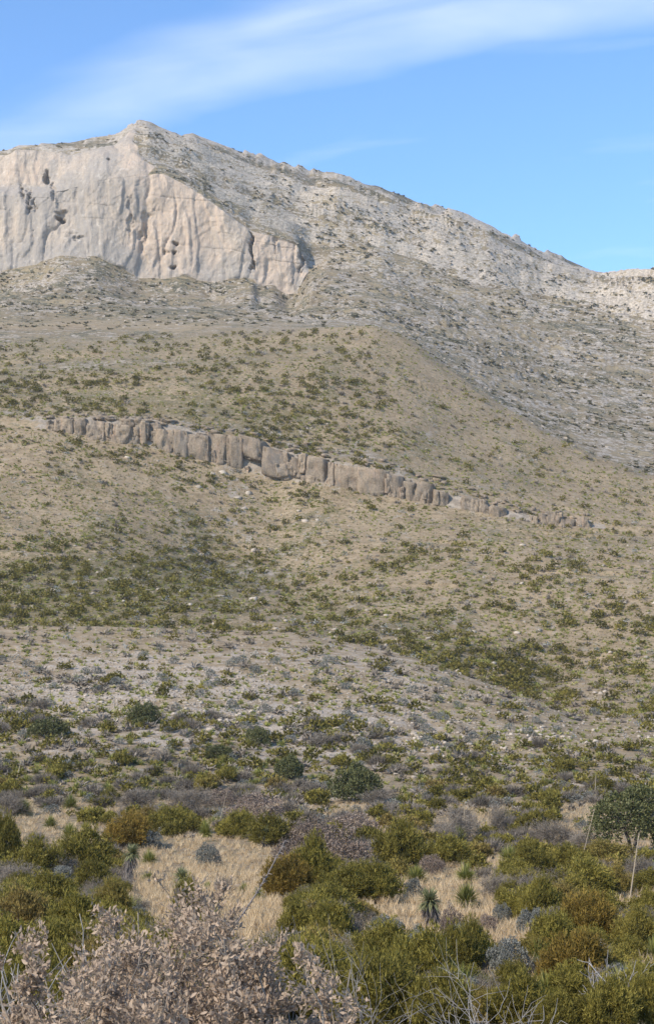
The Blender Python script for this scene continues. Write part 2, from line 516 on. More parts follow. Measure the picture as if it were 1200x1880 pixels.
LINES = [
    C_([(-900, 0, 3), (2100, 0, 3)], 'h-2.2'),
    C_([(-900, 0, 12), (2100, 0, 12)], 'h-4.0'),
    C_([(-900, 0, 20), (2100, 0, 20)], 'h-5.0'),
    C_([(-900, 0, 30), (2100, 0, 30)], 'h-6.0'),
    C_([(-900, 0, 60), (2100, 0, 60)], 'h-8.0'),
    C_([(-900, 0, 100), (2100, 0, 100)], 'h-10.2'),
    C_([(-900, 1470, 132), (0, 1478, 132), (600, 1480, 132), (1200, 1478, 135), (2100, 1470, 135)], 120),
    C_([(-900, 1400, 160), (0, 1395, 160), (200, 1385, 160), (400, 1400, 158), (600, 1422, 155), (800, 1440, 152), (1000, 1428, 155), (1200, 1395, 172), (2100, 1380, 175)], 60),      # 7 knoll foot
    C_([(-900, 1262, 205), (0, 1262, 205), (400, 1270, 203), (600, 1288, 200), (800, 1316, 195), (1000, 1352, 190), (1200, 1350, 200), (2100, 1340, 210)], 60),                        # 8
    C_([(-900, 1130, 262), (0, 1150, 262), (200, 1152, 262), (400, 1158, 262), (560, 1163, 262), (700, 1192, 256), (800, 1224, 248), (900, 1262, 238), (1000, 1302, 226), (1060, 1322, 222), (1200, 1318, 225), (2100, 1300, 240)], 40),  # 9 knoll crest
    C_([(-900, 1150, 290), (0, 1168, 290), (400, 1176, 290), (560, 1182, 290), (700, 1210, 282), (800, 1240, 274), (900, 1274, 264), (1000, 1302, 254), (1060, 1300, 250), (1200, 1288, 250), (2100, 1260, 265)], 40),  # 10 draw behind the crest
    C_([(-900, 1100, 325), (0, 1104, 325), (200, 1110, 325), (400, 1128, 322), (560, 1146, 322), (700, 1162, 314), (800, 1185, 308), (900, 1215, 302), (1000, 1240, 296), (1200, 1228, 295), (2100, 1200, 300)], 50),  # 11
    C_([(-900, 985, 375), (0, 992, 375), (200, 1005, 378), (400, 1045, 388), (520, 1060, 386), (650, 1050, 380), (800, 1050, 372), (1000, 1065, 362), (1200, 1060, 360), (2100, 1030, 360)], 60),      # 12
    C_([(-900, 770, 450), (-100, 776, 450), (80, 786, 450), (200, 806, 450), (300, 824, 450), (400, 846, 452), (500, 878, 450), (600, 888, 446), (700, 908, 443), (800, 928, 440), (900, 944, 436), (1000, 962, 432), (1200, 982, 428), (2100, 1010, 420)], 20),  # 13 ledge foot
    C_([(-900, 766, 453), (-100, 772, 453), (80, 768, 453.5), (150, 766, 454), (250, 770, 454), (330, 782, 454), (430, 800, 455), (530, 832, 453.5), (600, 846, 449.5), (700, 868, 446.5), (800, 902, 443), (900, 929, 439), (1000, 953, 435), (1200, 974, 431), (2100, 1004, 423)], 15),  # 14 ledge lip
    C_([(-900, 752, 468), (0, 755, 468), (150, 752, 468), (250, 755, 468), (330, 764, 468), (430, 778, 468), (530, 806, 466), (600, 818, 463), (700, 838, 460), (800, 876, 456), (900, 908, 451), (1000, 938, 446), (1200, 968, 440), (2100, 1000, 432)], 30),  # 15 bench
    C_([(-900, 700, 510), (0, 700, 510), (200, 702, 508), (400, 700, 506), (600, 700, 512), (750, 732, 520), (850, 800, 510), (1000, 880, 492), (1200, 935, 478), (2100, 990, 460)], 60),   # 16
    C_([(-900, 650, 570), (0, 645, 570), (200, 638, 575), (400, 625, 592), (550, 606, 612), (640, 592, 622), (690, 589, 622), (750, 612, 615), (830, 672, 598), (930, 742, 578), (1010, 792, 560), (1100, 838, 545), (1200, 874, 530), (2100, 975, 500)], 22),  # 17 hill crest
    C_([(-900, 610, 640), (0, 602, 640), (200, 598, 645), (400, 592, 655), (550, 592, 662), (640, 592, 668), (690, 600, 668), (750, 626, 660), (830, 686, 645), (930, 752, 628), (1010, 800, 610), (1100, 842, 595), (1200, 874, 580), (2100, 965, 550)], 22),  # 18 dip behind it
    C_([(-900, 560, 735), (0, 550, 735), (200, 552, 735), (400, 562, 735), (550, 568, 740), (690, 572, 745), (830, 625, 745), (1010, 700, 745), (1200, 748, 740), (2100, 800, 720)], 60),     # 19
    C_([(-900, 500, 860), (-100, 494, 860), (0, 485, 860), (60, 470, 858), (105, 455, 857), (170, 460, 858), (215, 482, 861), (250, 499, 863), (330, 496, 864), (380, 506, 866), (440, 500, 866), (462, 499, 866), (470, 516, 865), (500, 512, 868), (525, 532, 868), (545, 526, 870), (566, 484, 874), (600, 470, 880), (700, 480, 880), (800, 520, 875), (900, 560, 870), (1000, 596, 865), (1200, 645, 850), (2100, 700, 830)], 8),   # 20 cliff foot
    C_([(-900, 330, 872), (-100, 335, 872), (0, 338, 872), (90, 332, 870), (150, 318, 868), (230, 305, 869), (290, 298, 871), (330, 318, 872), (380, 353, 873), (420, 384, 873), (460, 411, 872), (490, 418, 873), (540, 430, 875), (558, 456, 879), (568, 478, 882), (600, 460, 890), (700, 462, 892), (800, 500, 890), (900, 540, 886), (1000, 572, 885), (1200, 618, 875), (2100, 670, 850)], 8),   # 21 cliff lip
    C_([(-900, 320, 885), (-100, 326, 885), (0, 326, 879), (80, 321, 877), (110, 314, 871), (150, 306, 869.5), (230, 291, 871), (265, 284, 875), (285, 287, 879), (330, 300, 886), (380, 332, 888), (460, 376, 894), (560, 408, 905), (700, 425, 922), (900, 476, 945), (1000, 512, 960), (1100, 535, 962), (1200, 560, 930), (2100, 610, 900)], 12),   # 22
    C_([(-900, 262, 925), (-100, 272, 918), (0, 272, 890), (14, 260, 890), (62, 261, 890), (120, 271, 889), (142, 265, 890), (200, 253, 893), (212, 240, 900), (222, 228, 906), (240, 216, 914), (262, 214, 918), (300, 231, 925), (350, 250, 934), (380, 268, 938), (450, 295, 950), (520, 315, 962), (570, 328, 972), (620, 322, 984), (650, 331, 992), (700, 352, 1003), (760, 375, 1018), (830, 388, 1034), (900, 412, 1050), (960, 440, 1068), (1010, 465, 1086), (1060, 482, 1105), (1110, 494, 1130), (1134, 496, 1130), (1165, 491, 1110), (1200, 490, 1090), (1500, 440, 1050), (2100, 430, 1020)], 5),   # 23 skyline
    C_([(-900, 300, 1000), (0, 310, 1010), (240, 262, 1060), (620, 350, 1170), (900, 440, 1220), (1130, 520, 1270), (1200, 515, 1230), (2100, 480, 1150)], 40),   # 24 behind
    C_([(-900, 900, 1500), (2100, 900, 1600)], 40),
    C_([(-900, 1280, 2200), (2100, 1280, 2200)], 40),
]
NROW = [14, 12, 16, 34, 36, 42, 34, 62, 62, 8, 26, 52, 104, 26, 12, 36, 46, 10, 34, 46, 122, 40, 66, 8, 6, 4]   # rows in each strip between two lines

px_in = np.arange(-45, 1246, 2.0)
side_steps = np.concatenate([np.linspace(3, 34, 46), np.linspace(40, 240, 15)])
px_l = -45 - np.cumsum(side_steps); px_r = 1245 + np.cumsum(side_steps)
PX = np.concatenate([px_l[::-1], px_in, px_r]); NC = len(PX)


def smooth_cols(v, sm):
    step = 4.0
    g = np.arange(PX[0] - 200, PX[-1] + 200, step)
    vv = np.interp(g, PX, v)
    k = int(sm / step)
    if k < 1:
        return v
    w = np.hanning(2 * k + 3); w /= w.sum()
    vv = np.convolve(np.pad(vv, k + 1, mode='edge'), w, 'valid')
    return np.interp(PX, g, vv)


ys, ds = [], []
for pts, sm in LINES:
    a = np.array(pts, float)
    D = np.interp(PX, a[:, 0], a[:, 2])
    if len(pts) > 30:                        # the skyline: make up for the wear the relief takes off it
        a[:, 1] -= 11 * (1 - sstep(850, 1100, a[:, 0]))
    if isinstance(sm, str):
        y = height_to_py(float(sm[1:]), D)
    else:
        y = smooth_cols(np.interp(PX, a[:, 0], a[:, 1]), sm)
        D = smooth_cols(D, max(sm, 30))
    ys.append(y); ds.append(D)
ys, ds = np.array(ys), np.array(ds)


def pchip(vals, seg):
    """monotone cubic through rows of vals (n, cols), seg rows per strip"""
    n = len(vals)
    dl = np.diff(vals, axis=0)
    m = np.zeros_like(vals)
    same = dl[:-1] * dl[1:] > 0
    hm = np.where(same, 2 * dl[:-1] * dl[1:] / np.where(same, dl[:-1] + dl[1:], 1), 0)
    m[1:-1] = hm; m[0] = dl[0]; m[-1] = dl[-1]
    out = []
    for i in range(n - 1):
        k = seg[i]
        t = np.arange(k)[:, None] / k
        h00 = 2 * t**3 - 3 * t**2 + 1; h10 = t**3 - 2 * t**2 + t; h01 = -2 * t**3 + 3 * t**2; h11 = t**3 - t**2
        out.append(h00 * vals[i] + h10 * m[i] + h01 * vals[i + 1] + h11 * m[i + 1])
    out.append(vals[-1:])
    return np.concatenate(out)


hh = (1250.0 - ys) * ds / F
GD = pchip(ds, NROW); GH = pchip(hh, NROW)
T_ROW = np.concatenate([i + np.arange(k) / k for i, k in enumerate(NROW)] + [[len(NROW)]])
NR = len(T_ROW)
GX = (PX[None, :] - 600.0) / F * GD          # azimuth fan: level distance along the view direction
P = np.stack([GX, GD, GH], -1)
TT = T_ROW[:, None] + 0 * PX[None, :]
PXX = PX[None, :] + 0 * T_ROW[:, None]
_, PY0 = project(P)


def normals(P):
    du = np.gradient(P, axis=1); dv = np.gradient(P, axis=0)
    n = np.cross(du, dv)
    return unit(n)


def win(a, b, s, x):
    return sstep(a - s, a + s, x) * (1 - sstep(b - s, b + s, x))


X, Y, Z = P[..., 0], P[..., 1], P[..., 2]
N0 = normals(P)
is_rock_wall = win(20, 21, 0.04, TT) * (1 - sstep(560, 572, PXX))          # the great cliff
pxn = PXX + 60 * fbm(X / 20, Y / 20, Z / 14, 2, 48)
upper_wall = win(20.97, 23.0, 0.05, TT) * (1 - sstep(215, 275, pxn))       # the tier above it
ledge_w = win(13.0, 14.0, 0.1, TT)
mtn = sstep(18.2, 19.0, TT)
# broad relief
disp = 0.12 * fbm(X / 6, Y / 6, 0 * Z, 3, 1) * win(0.5, 7, 0.5, TT)
disp = disp + (0.9 * fbm(X / 26, Y / 26, Z / 26, 3, 2) + 0.35 * fbm(X / 7, Y / 7, Z / 7, 2, 3)) * win(10.6, 17.6, 0.5, TT) * (1 - ledge_w)
# rubble on the knoll
kn = win(7.0, 9.6, 0.5, TT) * (1 - sstep(1000, 1080, PXX))
disp = disp + kn * (0.6 * fbm(X / 14, Y / 14, Z / 14, 3, 4) + 0.16 * fbm(X / 1.6, Y / 1.6, Z / 1.0, 3, 5))
disp = disp + mtn * (1 - is_rock_wall) * (1 - upper_wall) * (2.2 * fbm(X / 60, Y / 60, Z / 60, 3, 6) + 0.9 * fbm(X / 14, Y / 14, Z / 10, 3, 7))
P = P + N0 * disp[..., None]
# bedding: stepped limestone benches
X, Y, Z = P[..., 0], P[..., 1], P[..., 2]
warp = 5.0 * fbm(X / 90, Y / 90, 0 * X, 3, 8) + 1.2 * fbm(X / 12, Y / 12, 0 * X, 2, 9) + (0.08 + 0.18 * sstep(20.5, 22, TT)) * X


def terrace(Z, warp, period, lo, wd):
    p = (Z + warp) / period
    f = np.floor(p); fr = p - f
    return (f + sstep(lo, lo + wd, fr) - p) * period, win(lo, lo + wd, 0.12, fr)


top_w = sstep(21.3, 22.0, TT) * (1 - is_rock_wall)
t1, r1 = terrace(Z, warp, 5.6, 0.35, 0.2)
t2, r2 = terrace(Z, warp * 1.3, 2.5, 0.3, 0.3)
t3, r3 = terrace(Z, warp * 0.9, 10.5, 0.42, 0.10)
m1 = sstep(-0.15, 0.35, fbm(X / 38, Y / 38, Z / 14, 3, 10))
m2 = sstep(-0.05, 0.3, fbm(X / 16, Y / 16, Z / 6, 3, 12))
m3 = sstep(-0.35, 0.1, fbm(X / 50, Y / 50, Z / 20, 3, 13))
ok = mtn * (1 - is_rock_wall) * (1 - upper_wall) * (1 - .8 * win(22.3, 24.5, .3, TT) * (1 - sstep(200, 250, PXX))) * (1 - .35 * win(22.75, 24.5, .2, TT))
P[..., 2] += ok * (m1 * t1 * 0.85 + m2 * t2 * 0.8 + top_w * m3 * t3 * 1.1)
ris = np.maximum(np.maximum(r1 * m1, r2 * m2 * 0.9), r3 * m3 * top_w)
# gentle benches on the lower slopes too
lo_w = win(11.0, 17.4, 0.4, TT) * (1 - ledge_w) * sstep(0.0, 0.35, fbm(X / 30, Y / 30, Z / 12, 2, 15))
t4, r4 = terrace(Z, warp * 0.5, 2.8, 0.4, 0.25)
P[..., 2] += lo_w * t4 * 0.35
# the cliff face: flutes, buttresses, overhangs, caves
X, Y, Z = P[..., 0], P[..., 1], P[..., 2]
qb = 2.6 * fbm((X + .2 * Z) / 24, Z / 85, 0 * X, 3, 20) + 0.5 * fbm(X / 5, Z / 22, 0 * X, 2, 21)
qf = qb * 1.6 - np.floor(qb * 1.6)
fl = (np.floor(qb * 1.6) + sstep(.35, .65, qf)) * 1.5
rg1 = 1 - np.abs(fbm(X / 9, Z / 42, 0 * X, 2, 36)) * 2
fl = fl + 0.9 * rg1 + 0.6 * fbm(X / 4, Z / 12, 0 * X, 3, 22, .6) + 0.55 * fbm(X / 1.7, Z / 2.6, 0 * X, 3, 23, .65)
qc = 2.2 * fbm((X - .4 * Z) / 9, Z / 20, 0 * X, 3, 37)
fl = fl + 0.4 * (np.floor(qc * 2) + sstep(.42, .58, qc * 2 - np.floor(qc * 2)))
fl = fl + 0.5 * fbm((X + Z * .35) / 11, (Z - X * .3) / 30, 0 * X, 3, 25)
crk = np.abs(vnoise(X / 11 + 0.8 * fbm(X / 14, Z / 25, 0 * X, 2, 26), Z / 90, 0 * X, 24))
fl = fl - 1.7 * (1 - sstep(0.0, 0.07, crk)) * sstep(-.1, .35, fbm(X / 25, Z / 40, 0 * X, 2, 33))
dy = -fl * .8
PXc, PYc = project(P)
PXc = PXc + 9 * fbm(X / 3, Z / 4, 0 * X, 3, 34, .65); PYc = PYc + 8 * fbm(X / 3, Z / 4, 0 * X, 3, 35, .65)


def blob(cx, cy, rx, ry):
    return np.clip(1 - np.sqrt(((PXc - cx) / rx) ** 2 + ((PYc - cy) / ry) ** 2), 0, 1)


for cx, cy, rx, ry, dep in [(320, 461, 7, 4.5, 7), (326, 447, 6, 4.5, 7), (304, 462, 7, 6, 2), (318, 488, 7, 4, 8), (108, 400, 11, 7, 9), (112, 390, 16, 6, 3), (85, 323, 6, 13, 9),
                            (53, 368, 3.5, 28, 5), (40, 352, 3, 18, 4), (62, 375, 3, 14, 3), (96, 350, 5, 22, 3), (268, 415, 10, 34, 3), (262, 440, 6, 30, 2), (200, 293, 6, 3, 4), (146, 436, 14, 3, 2), (240, 400, 4, 50, 2), (463, 462, 4, 46, 6), (553, 470, 5, 40, 4), (505, 445, 3, 25, 2), (440, 340, 5, 3, 3)]:
    dy = dy + dep * sstep(0.0, 0.5, blob(cx, cy, rx, ry))
wall = np.maximum(is_rock_wall, upper_wall * 0.75)
P[..., 1] += wall * dy
hb = (Z + 0.12 * X + 3 * fbm(X / 30, Z / 30, 0 * X, 2, 28)) / 9.0
hfr = hb - np.floor(hb)
P[..., 1] += wall * (0.5 * (1 - sstep(0.0, 0.12, hfr)) * sstep(-0.1, 0.3, fbm(X / 18, Z / 9, 0 * X, 2, 29)))

# ------------------------------------------------------------------ what covers the surface
X, Y, Z = P[..., 0], P[..., 1], P[..., 2]
PXf, PYf = project(P)
N1 = normals(P)
steep = 1 - np.abs(N1[..., 2])
L = np.zeros(P.shape[:2] + (4,), np.float32); L[..., 3] = 1
nA = fbm(X / 9, Y / 9, Z / 9, 3, 40); nB = fbm(X / 30, Y / 30, Z / 30, 3, 41); nC = fbm(X / 2.5, Y / 2.5, Z / 2.5, 2, 42)
# knoll
knl = kn * (1 - .65 * sstep(600, 900, PXX))
pale_kn = knl * sstep(-0.35, 0.3, nA + 0.5 * nB + 0.2) * win(1200, 1425, 50, PYf) * (0.35 + 0.65 * win(60, 1000, 60, PXf))
L[..., 0] += 0.46 * pale_kn + 0.20 * knl
L[..., 2] += 0.3 * kn + 0.5 * pale_kn
L[..., 1] += .25 * kn * sstep(-.1, .4, nB)
# stony patches on the brushy flat
fl_w = win(5.3, 7.4, 0.3, TT)
L[..., 0] += fl_w * (0.1 + 0.4 * sstep(0.15, 0.4, nA)); L[..., 2] += fl_w * 0.7 * sstep(0.15, 0.4, nA); L[..., 1] += win(5.0, 7.4, 0.4, TT) * 0.35
# lower slopes: soil with small stones
sl = win(10.2, 17.7, 0.3, TT)
L[..., 0] += sl * (0.26 * sstep(0.1, 0.5, nC + 0.5 * nA) + 0.08)
L[..., 0] += win(13.9, 15.2, 0.2, TT) * 0.35 * sstep(-0.2, 0.3, nA) * (1 - sstep(1000, 1150, PXf))
L[..., 0] += sl * 0.5 * win(11.5, 13.0, 0.2, TT) * np.exp(-((PXf - 430 - (PYf - 900) * 0.25) / 70) ** 2) * sstep(-0.1, 0.3, nA) * .5
gband = np.maximum(win(1015, 1150, 48, PYf + 30 * nB) * (1 - sstep(380, 600, PXf)) * .85, win(-40, 60, 45, PYf + 25 * nB - (1110 + np.maximum(PXf - 540, 0) * 0.36)) * .75 * sstep(420, 560, PXf) * (1 - sstep(900, 1080, PXf)) * .7)
gband = gband * win(9.2, 12.5, 0.2, TT)
L[..., 1] += gband * 0.75 + sl * (0.40 * sstep(-0.3, 0.4, nA + 0.6 * nB) + .12 * sstep(-.2, .4, nC))
hill_top = win(14.6, 17.8, 0.2, TT)
L[..., 1] += hill_top * 0.36 * (1 - sstep(450, 800, PXf + (PYf - 700) * -0.6))
# mountain: grey bedded ground; on the hill's far side the two grounds merge
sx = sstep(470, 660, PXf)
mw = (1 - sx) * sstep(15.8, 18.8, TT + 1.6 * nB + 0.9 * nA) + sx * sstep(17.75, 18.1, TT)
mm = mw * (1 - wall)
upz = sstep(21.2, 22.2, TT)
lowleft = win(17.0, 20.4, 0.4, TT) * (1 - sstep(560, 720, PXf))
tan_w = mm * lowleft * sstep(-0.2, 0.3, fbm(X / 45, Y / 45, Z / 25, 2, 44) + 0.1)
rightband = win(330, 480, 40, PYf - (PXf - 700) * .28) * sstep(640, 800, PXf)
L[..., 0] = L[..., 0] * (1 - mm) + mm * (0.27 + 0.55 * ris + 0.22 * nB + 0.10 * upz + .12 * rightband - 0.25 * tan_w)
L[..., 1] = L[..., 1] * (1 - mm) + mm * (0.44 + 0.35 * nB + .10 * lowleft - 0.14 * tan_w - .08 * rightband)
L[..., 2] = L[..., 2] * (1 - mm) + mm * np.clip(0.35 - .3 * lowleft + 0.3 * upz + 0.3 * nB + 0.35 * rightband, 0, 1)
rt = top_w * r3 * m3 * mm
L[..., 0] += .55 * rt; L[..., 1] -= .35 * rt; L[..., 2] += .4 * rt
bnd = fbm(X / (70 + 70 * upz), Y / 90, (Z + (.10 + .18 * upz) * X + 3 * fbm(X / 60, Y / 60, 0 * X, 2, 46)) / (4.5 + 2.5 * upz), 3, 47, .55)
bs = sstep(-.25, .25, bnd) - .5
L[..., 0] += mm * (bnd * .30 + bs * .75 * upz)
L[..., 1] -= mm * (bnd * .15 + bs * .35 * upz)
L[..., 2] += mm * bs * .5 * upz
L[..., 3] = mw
L[..., 0] += 0.8 * win(13.0, 14.1, .15, TT) * win(70, 1110, 15, PXf) * (1 - mm)
# cliff: r grey weathering, g warm stain
wl = wall > 0.5
PXf = PXf + 40 * nA + 25 * nB; PYf = PYf + 25 * nA
gz = 0.42 + 0.2 * (1 - sstep(60, 300, PXf)) + 0.25 * win(150, 250, 50, PXf) - 0.2 * win(250, 420, 60, PXf) - 0.5 * win(470, 545, 14, PXf) + 0.5 * sstep(430, 500, PYf) * (1 - win(465, 550, 10, PXf)) - 0.75 * win(275, 335, 12, PYf) * (1 - sstep(80, 120, PXf))
wz = 0.35 + 0.45 * win(240, 420, 40, PXf) + 0.35 * win(465, 545, 14, PXf) + 0.3 * win(300, 335, 12, PYf) * (1 - sstep(80, 130, PXf))
PXf, PYf = project(P)
L[..., 0] = np.where(wl, gz, L[..., 0]); L[..., 1] = np.where(wl, wz, L[..., 1])
# a few washes: bare stony runnels down the slopes, with greener edges
for wx0, wy0, wx1, wy1, ww in [(300, 900, 410, 1085, 9), (600, 930, 470, 1090, 8), (760, 960, 640, 1130, 8), (900, 960, 830, 1180, 9), (1080, 990, 980, 1240, 9), (120, 830, 210, 1010, 8), (420, 660, 360, 770, 7), (620, 650, 560, 800, 7), (780, 700, 800, 860, 7), (930, 780, 1000, 920, 7)]:
    tt_ = np.clip((PYf - wy0) / (wy1 - wy0), 0, 1)
    off = PXf - (wx0 + (wx1 - wx0) * tt_) + 14 * nA + 9 * nC
    inw = win(wy0, wy1, 14, PYf) * (1 - wall) * (TT > 9.3) * (TT < 17.9)
    L[..., 0] += .22 * inw * np.exp(-(off / ww) ** 2); L[..., 1] += .55 * inw * (np.exp(-(off / (ww * 2.6)) ** 2) - np.exp(-(off / ww) ** 2))
L[..., :3] = np.clip(L[..., :3], 0, 1)
GREEN = L[..., 1].copy()

idx = np.arange(NR * NC).reshape(NR, NC)
Q = np.stack([idx[:-1, :-1], idx[:-1, 1:], idx[1:, 1:], idx[1:, :-1]], -1)
wq = (wall[:-1, :-1] + wall[1:, 1:] > 1.0)
rowq = np.arange(NR - 1)
cum = np.concatenate([[0], np.cumsum(NROW)])
Pf = P.reshape(-1, 3); Lf = L.reshape(-1, 4)


def land(name, sel, mat, smooth):
    q = Q[sel].reshape(-1, 4)
    used, inv = np.unique(q, return_inverse=True)
    me = tri_mesh(name, Pf[used], inv.reshape(-1, 4), mat, None, smooth)
    at = me.attributes.new('layout', 'FLOAT_COLOR', 'POINT')
    at.data.foreach_set('color', np.ascontiguousarray(Lf[used]).ravel())
    o = link(name, me)
    o['kind'] = 'structure'
    return o


def rows(a, b):
    s = np.zeros(Q.shape[:2], bool); s[cum[a]:cum[b]] = True
    return s


tag(land('ground', rows(0, 7), M['ground'], True), 'brushy flat of straw grass and stones in front of the pale knoll')
tag(land('rocky_knoll', rows(7, 10), M['ground'], False), 'low knoll strewn with pale limestone rubble')
tag(land('hillside', rows(10, 13), M['ground'], True), 'tan hillside dotted with shrubs below the long rock ledge')
tag(land('hill', rows(13, 18), M['ground'], True), 'smooth tan hill above the long rock ledge')
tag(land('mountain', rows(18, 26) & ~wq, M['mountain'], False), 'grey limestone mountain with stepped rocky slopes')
tag(land('cliff', rows(18, 26) & wq, M['cliff'], False), 'tall pale limestone cliff below the summit')
# the plain under and around everything, out to the horizon
pl = np.array([[-3000, -1500, -40], [3000, -1500, -40], [3000, 4500, -40], [-3000, 4500, -40]], float)
me = tri_mesh('plain', pl, [[0, 1, 2, 3]], M['ground'])
link('plain', me)['kind'] = 'structure'
# the rise the photographer stands on
bk = []
for i, (yy, zz_) in enumerate([(-1500, -40), (-300, -20), (-60, -4), (0, -1.9), (3.0, -2.25)]):
    bk += [(-1200, yy, zz_ - 1.2), (-40, yy, zz_), (40, yy, zz_), (1200, yy, zz_ - 1.2)]
qd = [[r * 4 + c, r * 4 + c + 1, r * 4 + c + 5, r * 4 + c + 4] for r in range(4) for c in range(3)]
link('ground', tri_mesh('ground', np.array(bk, float), qd, M['ground'], None, True))['kind'] = 'structure'

# which points of the surface are in view, and where a line of sight meets it
run = np.minimum.accumulate(np.vstack([np.full((1, NC), 1e9), PYf[:-1]]), axis=0)
VIS = PYf <= run + 1.0


def ground_at(px, py):
    """world point where the sight line of a photo pixel first meets the land"""
    j = np.clip(np.searchsorted(PX, px), 1, NC - 1)
    f = (px - PX[j - 1]) / (PX[j] - PX[j - 1])
    col = PYf[:, j - 1] * (1 - f) + PYf[:, j] * f
    i = int(np.argmax(col <= py))
    i = max(i, 1)
    g = (col[i - 1] - py) / max(col[i - 1] - col[i], 1e-6)
    a = P[i - 1, j - 1] * (1 - f) + P[i - 1, j] * f
    b = P[i, j - 1] * (1 - f) + P[i, j] * f
    return a * (1 - g) + b * g, T_ROW[i]


# ------------------------------------------------------------------ plant builders (each of about one metre radius)
def dome_lobes(rs, k, h, flat=1.0):
    """clumps filling a rounded crown that reaches the ground"""
    out = []
    big = 1.0 if k < 12 else .82 if k < 18 else .64
    for i in range(k):
        a = i * 2.4 + rs.uniform(-.4, .4)
        r = sqrt((i + .4) / k) * (.76 if k < 18 else .84) * rs.uniform(.8, 1.12)
        z = h * (0.76 - 0.46 * r * r) * rs.uniform(.66, 1.16)
        out.append((np.array([r * cos(a), r * sin(a), z]), rs.uniform(.24, .40) * flat * big))
    for i in range(max(5, k // 2)):
        a = i * 2 * pi / max(5, k // 2) + rs.uniform(-.4, .4); r = rs.uniform(.5, .85)
        out.append((np.array([r * cos(a), r * sin(a), h * rs.uniform(.12, .34)]), rs.uniform(.24, .34) * (.8 if k > 17 else 1)))
    return out


def lobe_points(rs, lobes, n, low=-0.35):
    """points and outward directions on the surface of a cluster of lobes"""
    ps, us, ls = [], [], []
    w = np.array([r * r for _, r in lobes]); w /= w.sum()
    for i, (c, r) in enumerate(lobes):
        m = int(n * w[i]) + 1
        u = unit(rs.randn(m * 2, 3)); u = u[u[:, 2] > low][:m]
        rad = r * rs.uniform(.62, 1.08, (len(u), 1)) * (1 + .18 * np.sin(u[:, :1] * 7 + i) * np.sin(u[:, 1:2] * 6 + 2 * i))
        p = c + u * rad
        ok = np.ones(len(p), bool)
        for j, (c2, r2) in enumerate(lobes):
            if j != i:
                ok &= np.linalg.norm(p - c2, axis=1) > r2 * .72
        ok &= p[:, 2] > 0.02
        ps.append(p[ok]); us.append(u[ok]); ls.append(np.full(ok.sum(), i))
    return np.concatenate(ps), np.concatenate(us), np.concatenate(ls)


def stems_mb(rs, n, h, spread=0.7, r0=.03):
    out = []
    for i in range(n):
        a = i * 2 * pi / n + rs.uniform(-.4, .4); s = spread * rs.uniform(.5, 1)
        mb = MB()
        pts = [(0.05 * cos(a), .05 * sin(a), -0.12), (.25 * s * cos(a), .25 * s * sin(a), h * .3), (.6 * s * cos(a + .2), .6 * s * sin(a + .2), h * .58), (.9 * s * cos(a + .1), .9 * s * sin(a + .1), h * .86)]
        mb.tube(pts, [r0, r0 * .8, r0 * .5, r0 * .2], 5, rs.uniform(.3, .7))
        out.append(mb)
    return out


def juniper_mb(rs, n, L=.13, w=.04, k=11, h=1.25, per=5):
    lobes = dome_lobes(rs, k, h)
    p, u, li = lobe_points(rs, lobes, n)
    lt = rs.uniform(-.28, .24, len(lobes))
    tint = np.clip(.45 + lt[li] + .2 * rs.randn(len(p)), 0, 1)
    out_ = rs.rand(len(p)) < .26
    p = p + u * (out_ * rs.uniform(.04, .20, len(p)))[:, None] + np.array([0, 0, .09]) * out_[:, None]
    mb = MB()
    for q in range(per):
        d = unit(u + np.array([0, 0, .55]) + .55 * rs.randn(len(p), 3))
        mb.blades(p + .03 * rs.randn(len(p), 3), d, L * rs.uniform(.7, 1.3, len(p)), w, np.clip(tint + .12 * rs.randn(len(p)), 0, 1))
    return mb


def leafy_mb(rs, n, L, w, k=10, h=1.2, low=-.5, lobes=None, up=.4):
    lobes = lobes or dome_lobes(rs, k, h)
    p, u, li = lobe_points(rs, lobes, n, low)
    mb = MB()
    d = unit(u + np.array([0, 0, up]) + .7 * rs.randn(len(p), 3))
    mb.diamonds(p, d, L * rs.uniform(.7, 1.3, len(p)), w, np.clip(.5 + .25 * rs.randn(len(p)), 0, 1))
    return mb


def branching(rs, n0, levels, h, spread, r0, kids=(3, 4, 4), wander=.12, sides=3, length=(.5, .34, .2)):
    """upright twigs that fork; returns the tubes by level and the tips with their directions"""
    lv = [MB() for _ in range(levels)]
    tips = []
    cur = []
    for i in range(n0):
        a = i * 2.4 + rs.uniform(-.5, .5); s = spread * sqrt((i + .5) / n0)
        d = unit(np.array([s * cos(a), s * sin(a), 1.0]))
        cur.append((np.array([.08 * cos(a) * s, .08 * sin(a) * s, -.05]), d, r0 * rs.uniform(.7, 1.2)))
    for l in range(levels):
        nxt = []
        for p, d, r in cur:
            Lg = length[l] * h * rs.uniform(.7, 1.25)
            m = 4 if l < 3 else 2
            pts = [p]; dd = d
            for q in range(m):
                dd = unit(dd + wander * rs.randn(3) + np.array([0, 0, .04]))
                pts.append(pts[-1] + dd * Lg / m)
            rad = np.linspace(r, r * .45, m + 1)
            lv[l].tube(pts, rad, 5 if l == 0 else sides if l < 3 else 3, np.clip(.5 + .2 * rs.randn(), 0, 1))
            if l == levels - 1:
                tips.append((pts[-1], dd)); tips.append((pts[m // 2], dd))
            else:
                for c in range(kids[l]):
                    q = min(m, 1 + int(rs.uniform(.3, 1) * m))
                    nd = unit(dd + .75 * rs.randn(3) + np.array([0, 0, .15]))
                    nxt.append((pts[q], nd, r * .55))
        cur = nxt
    return lv, tips


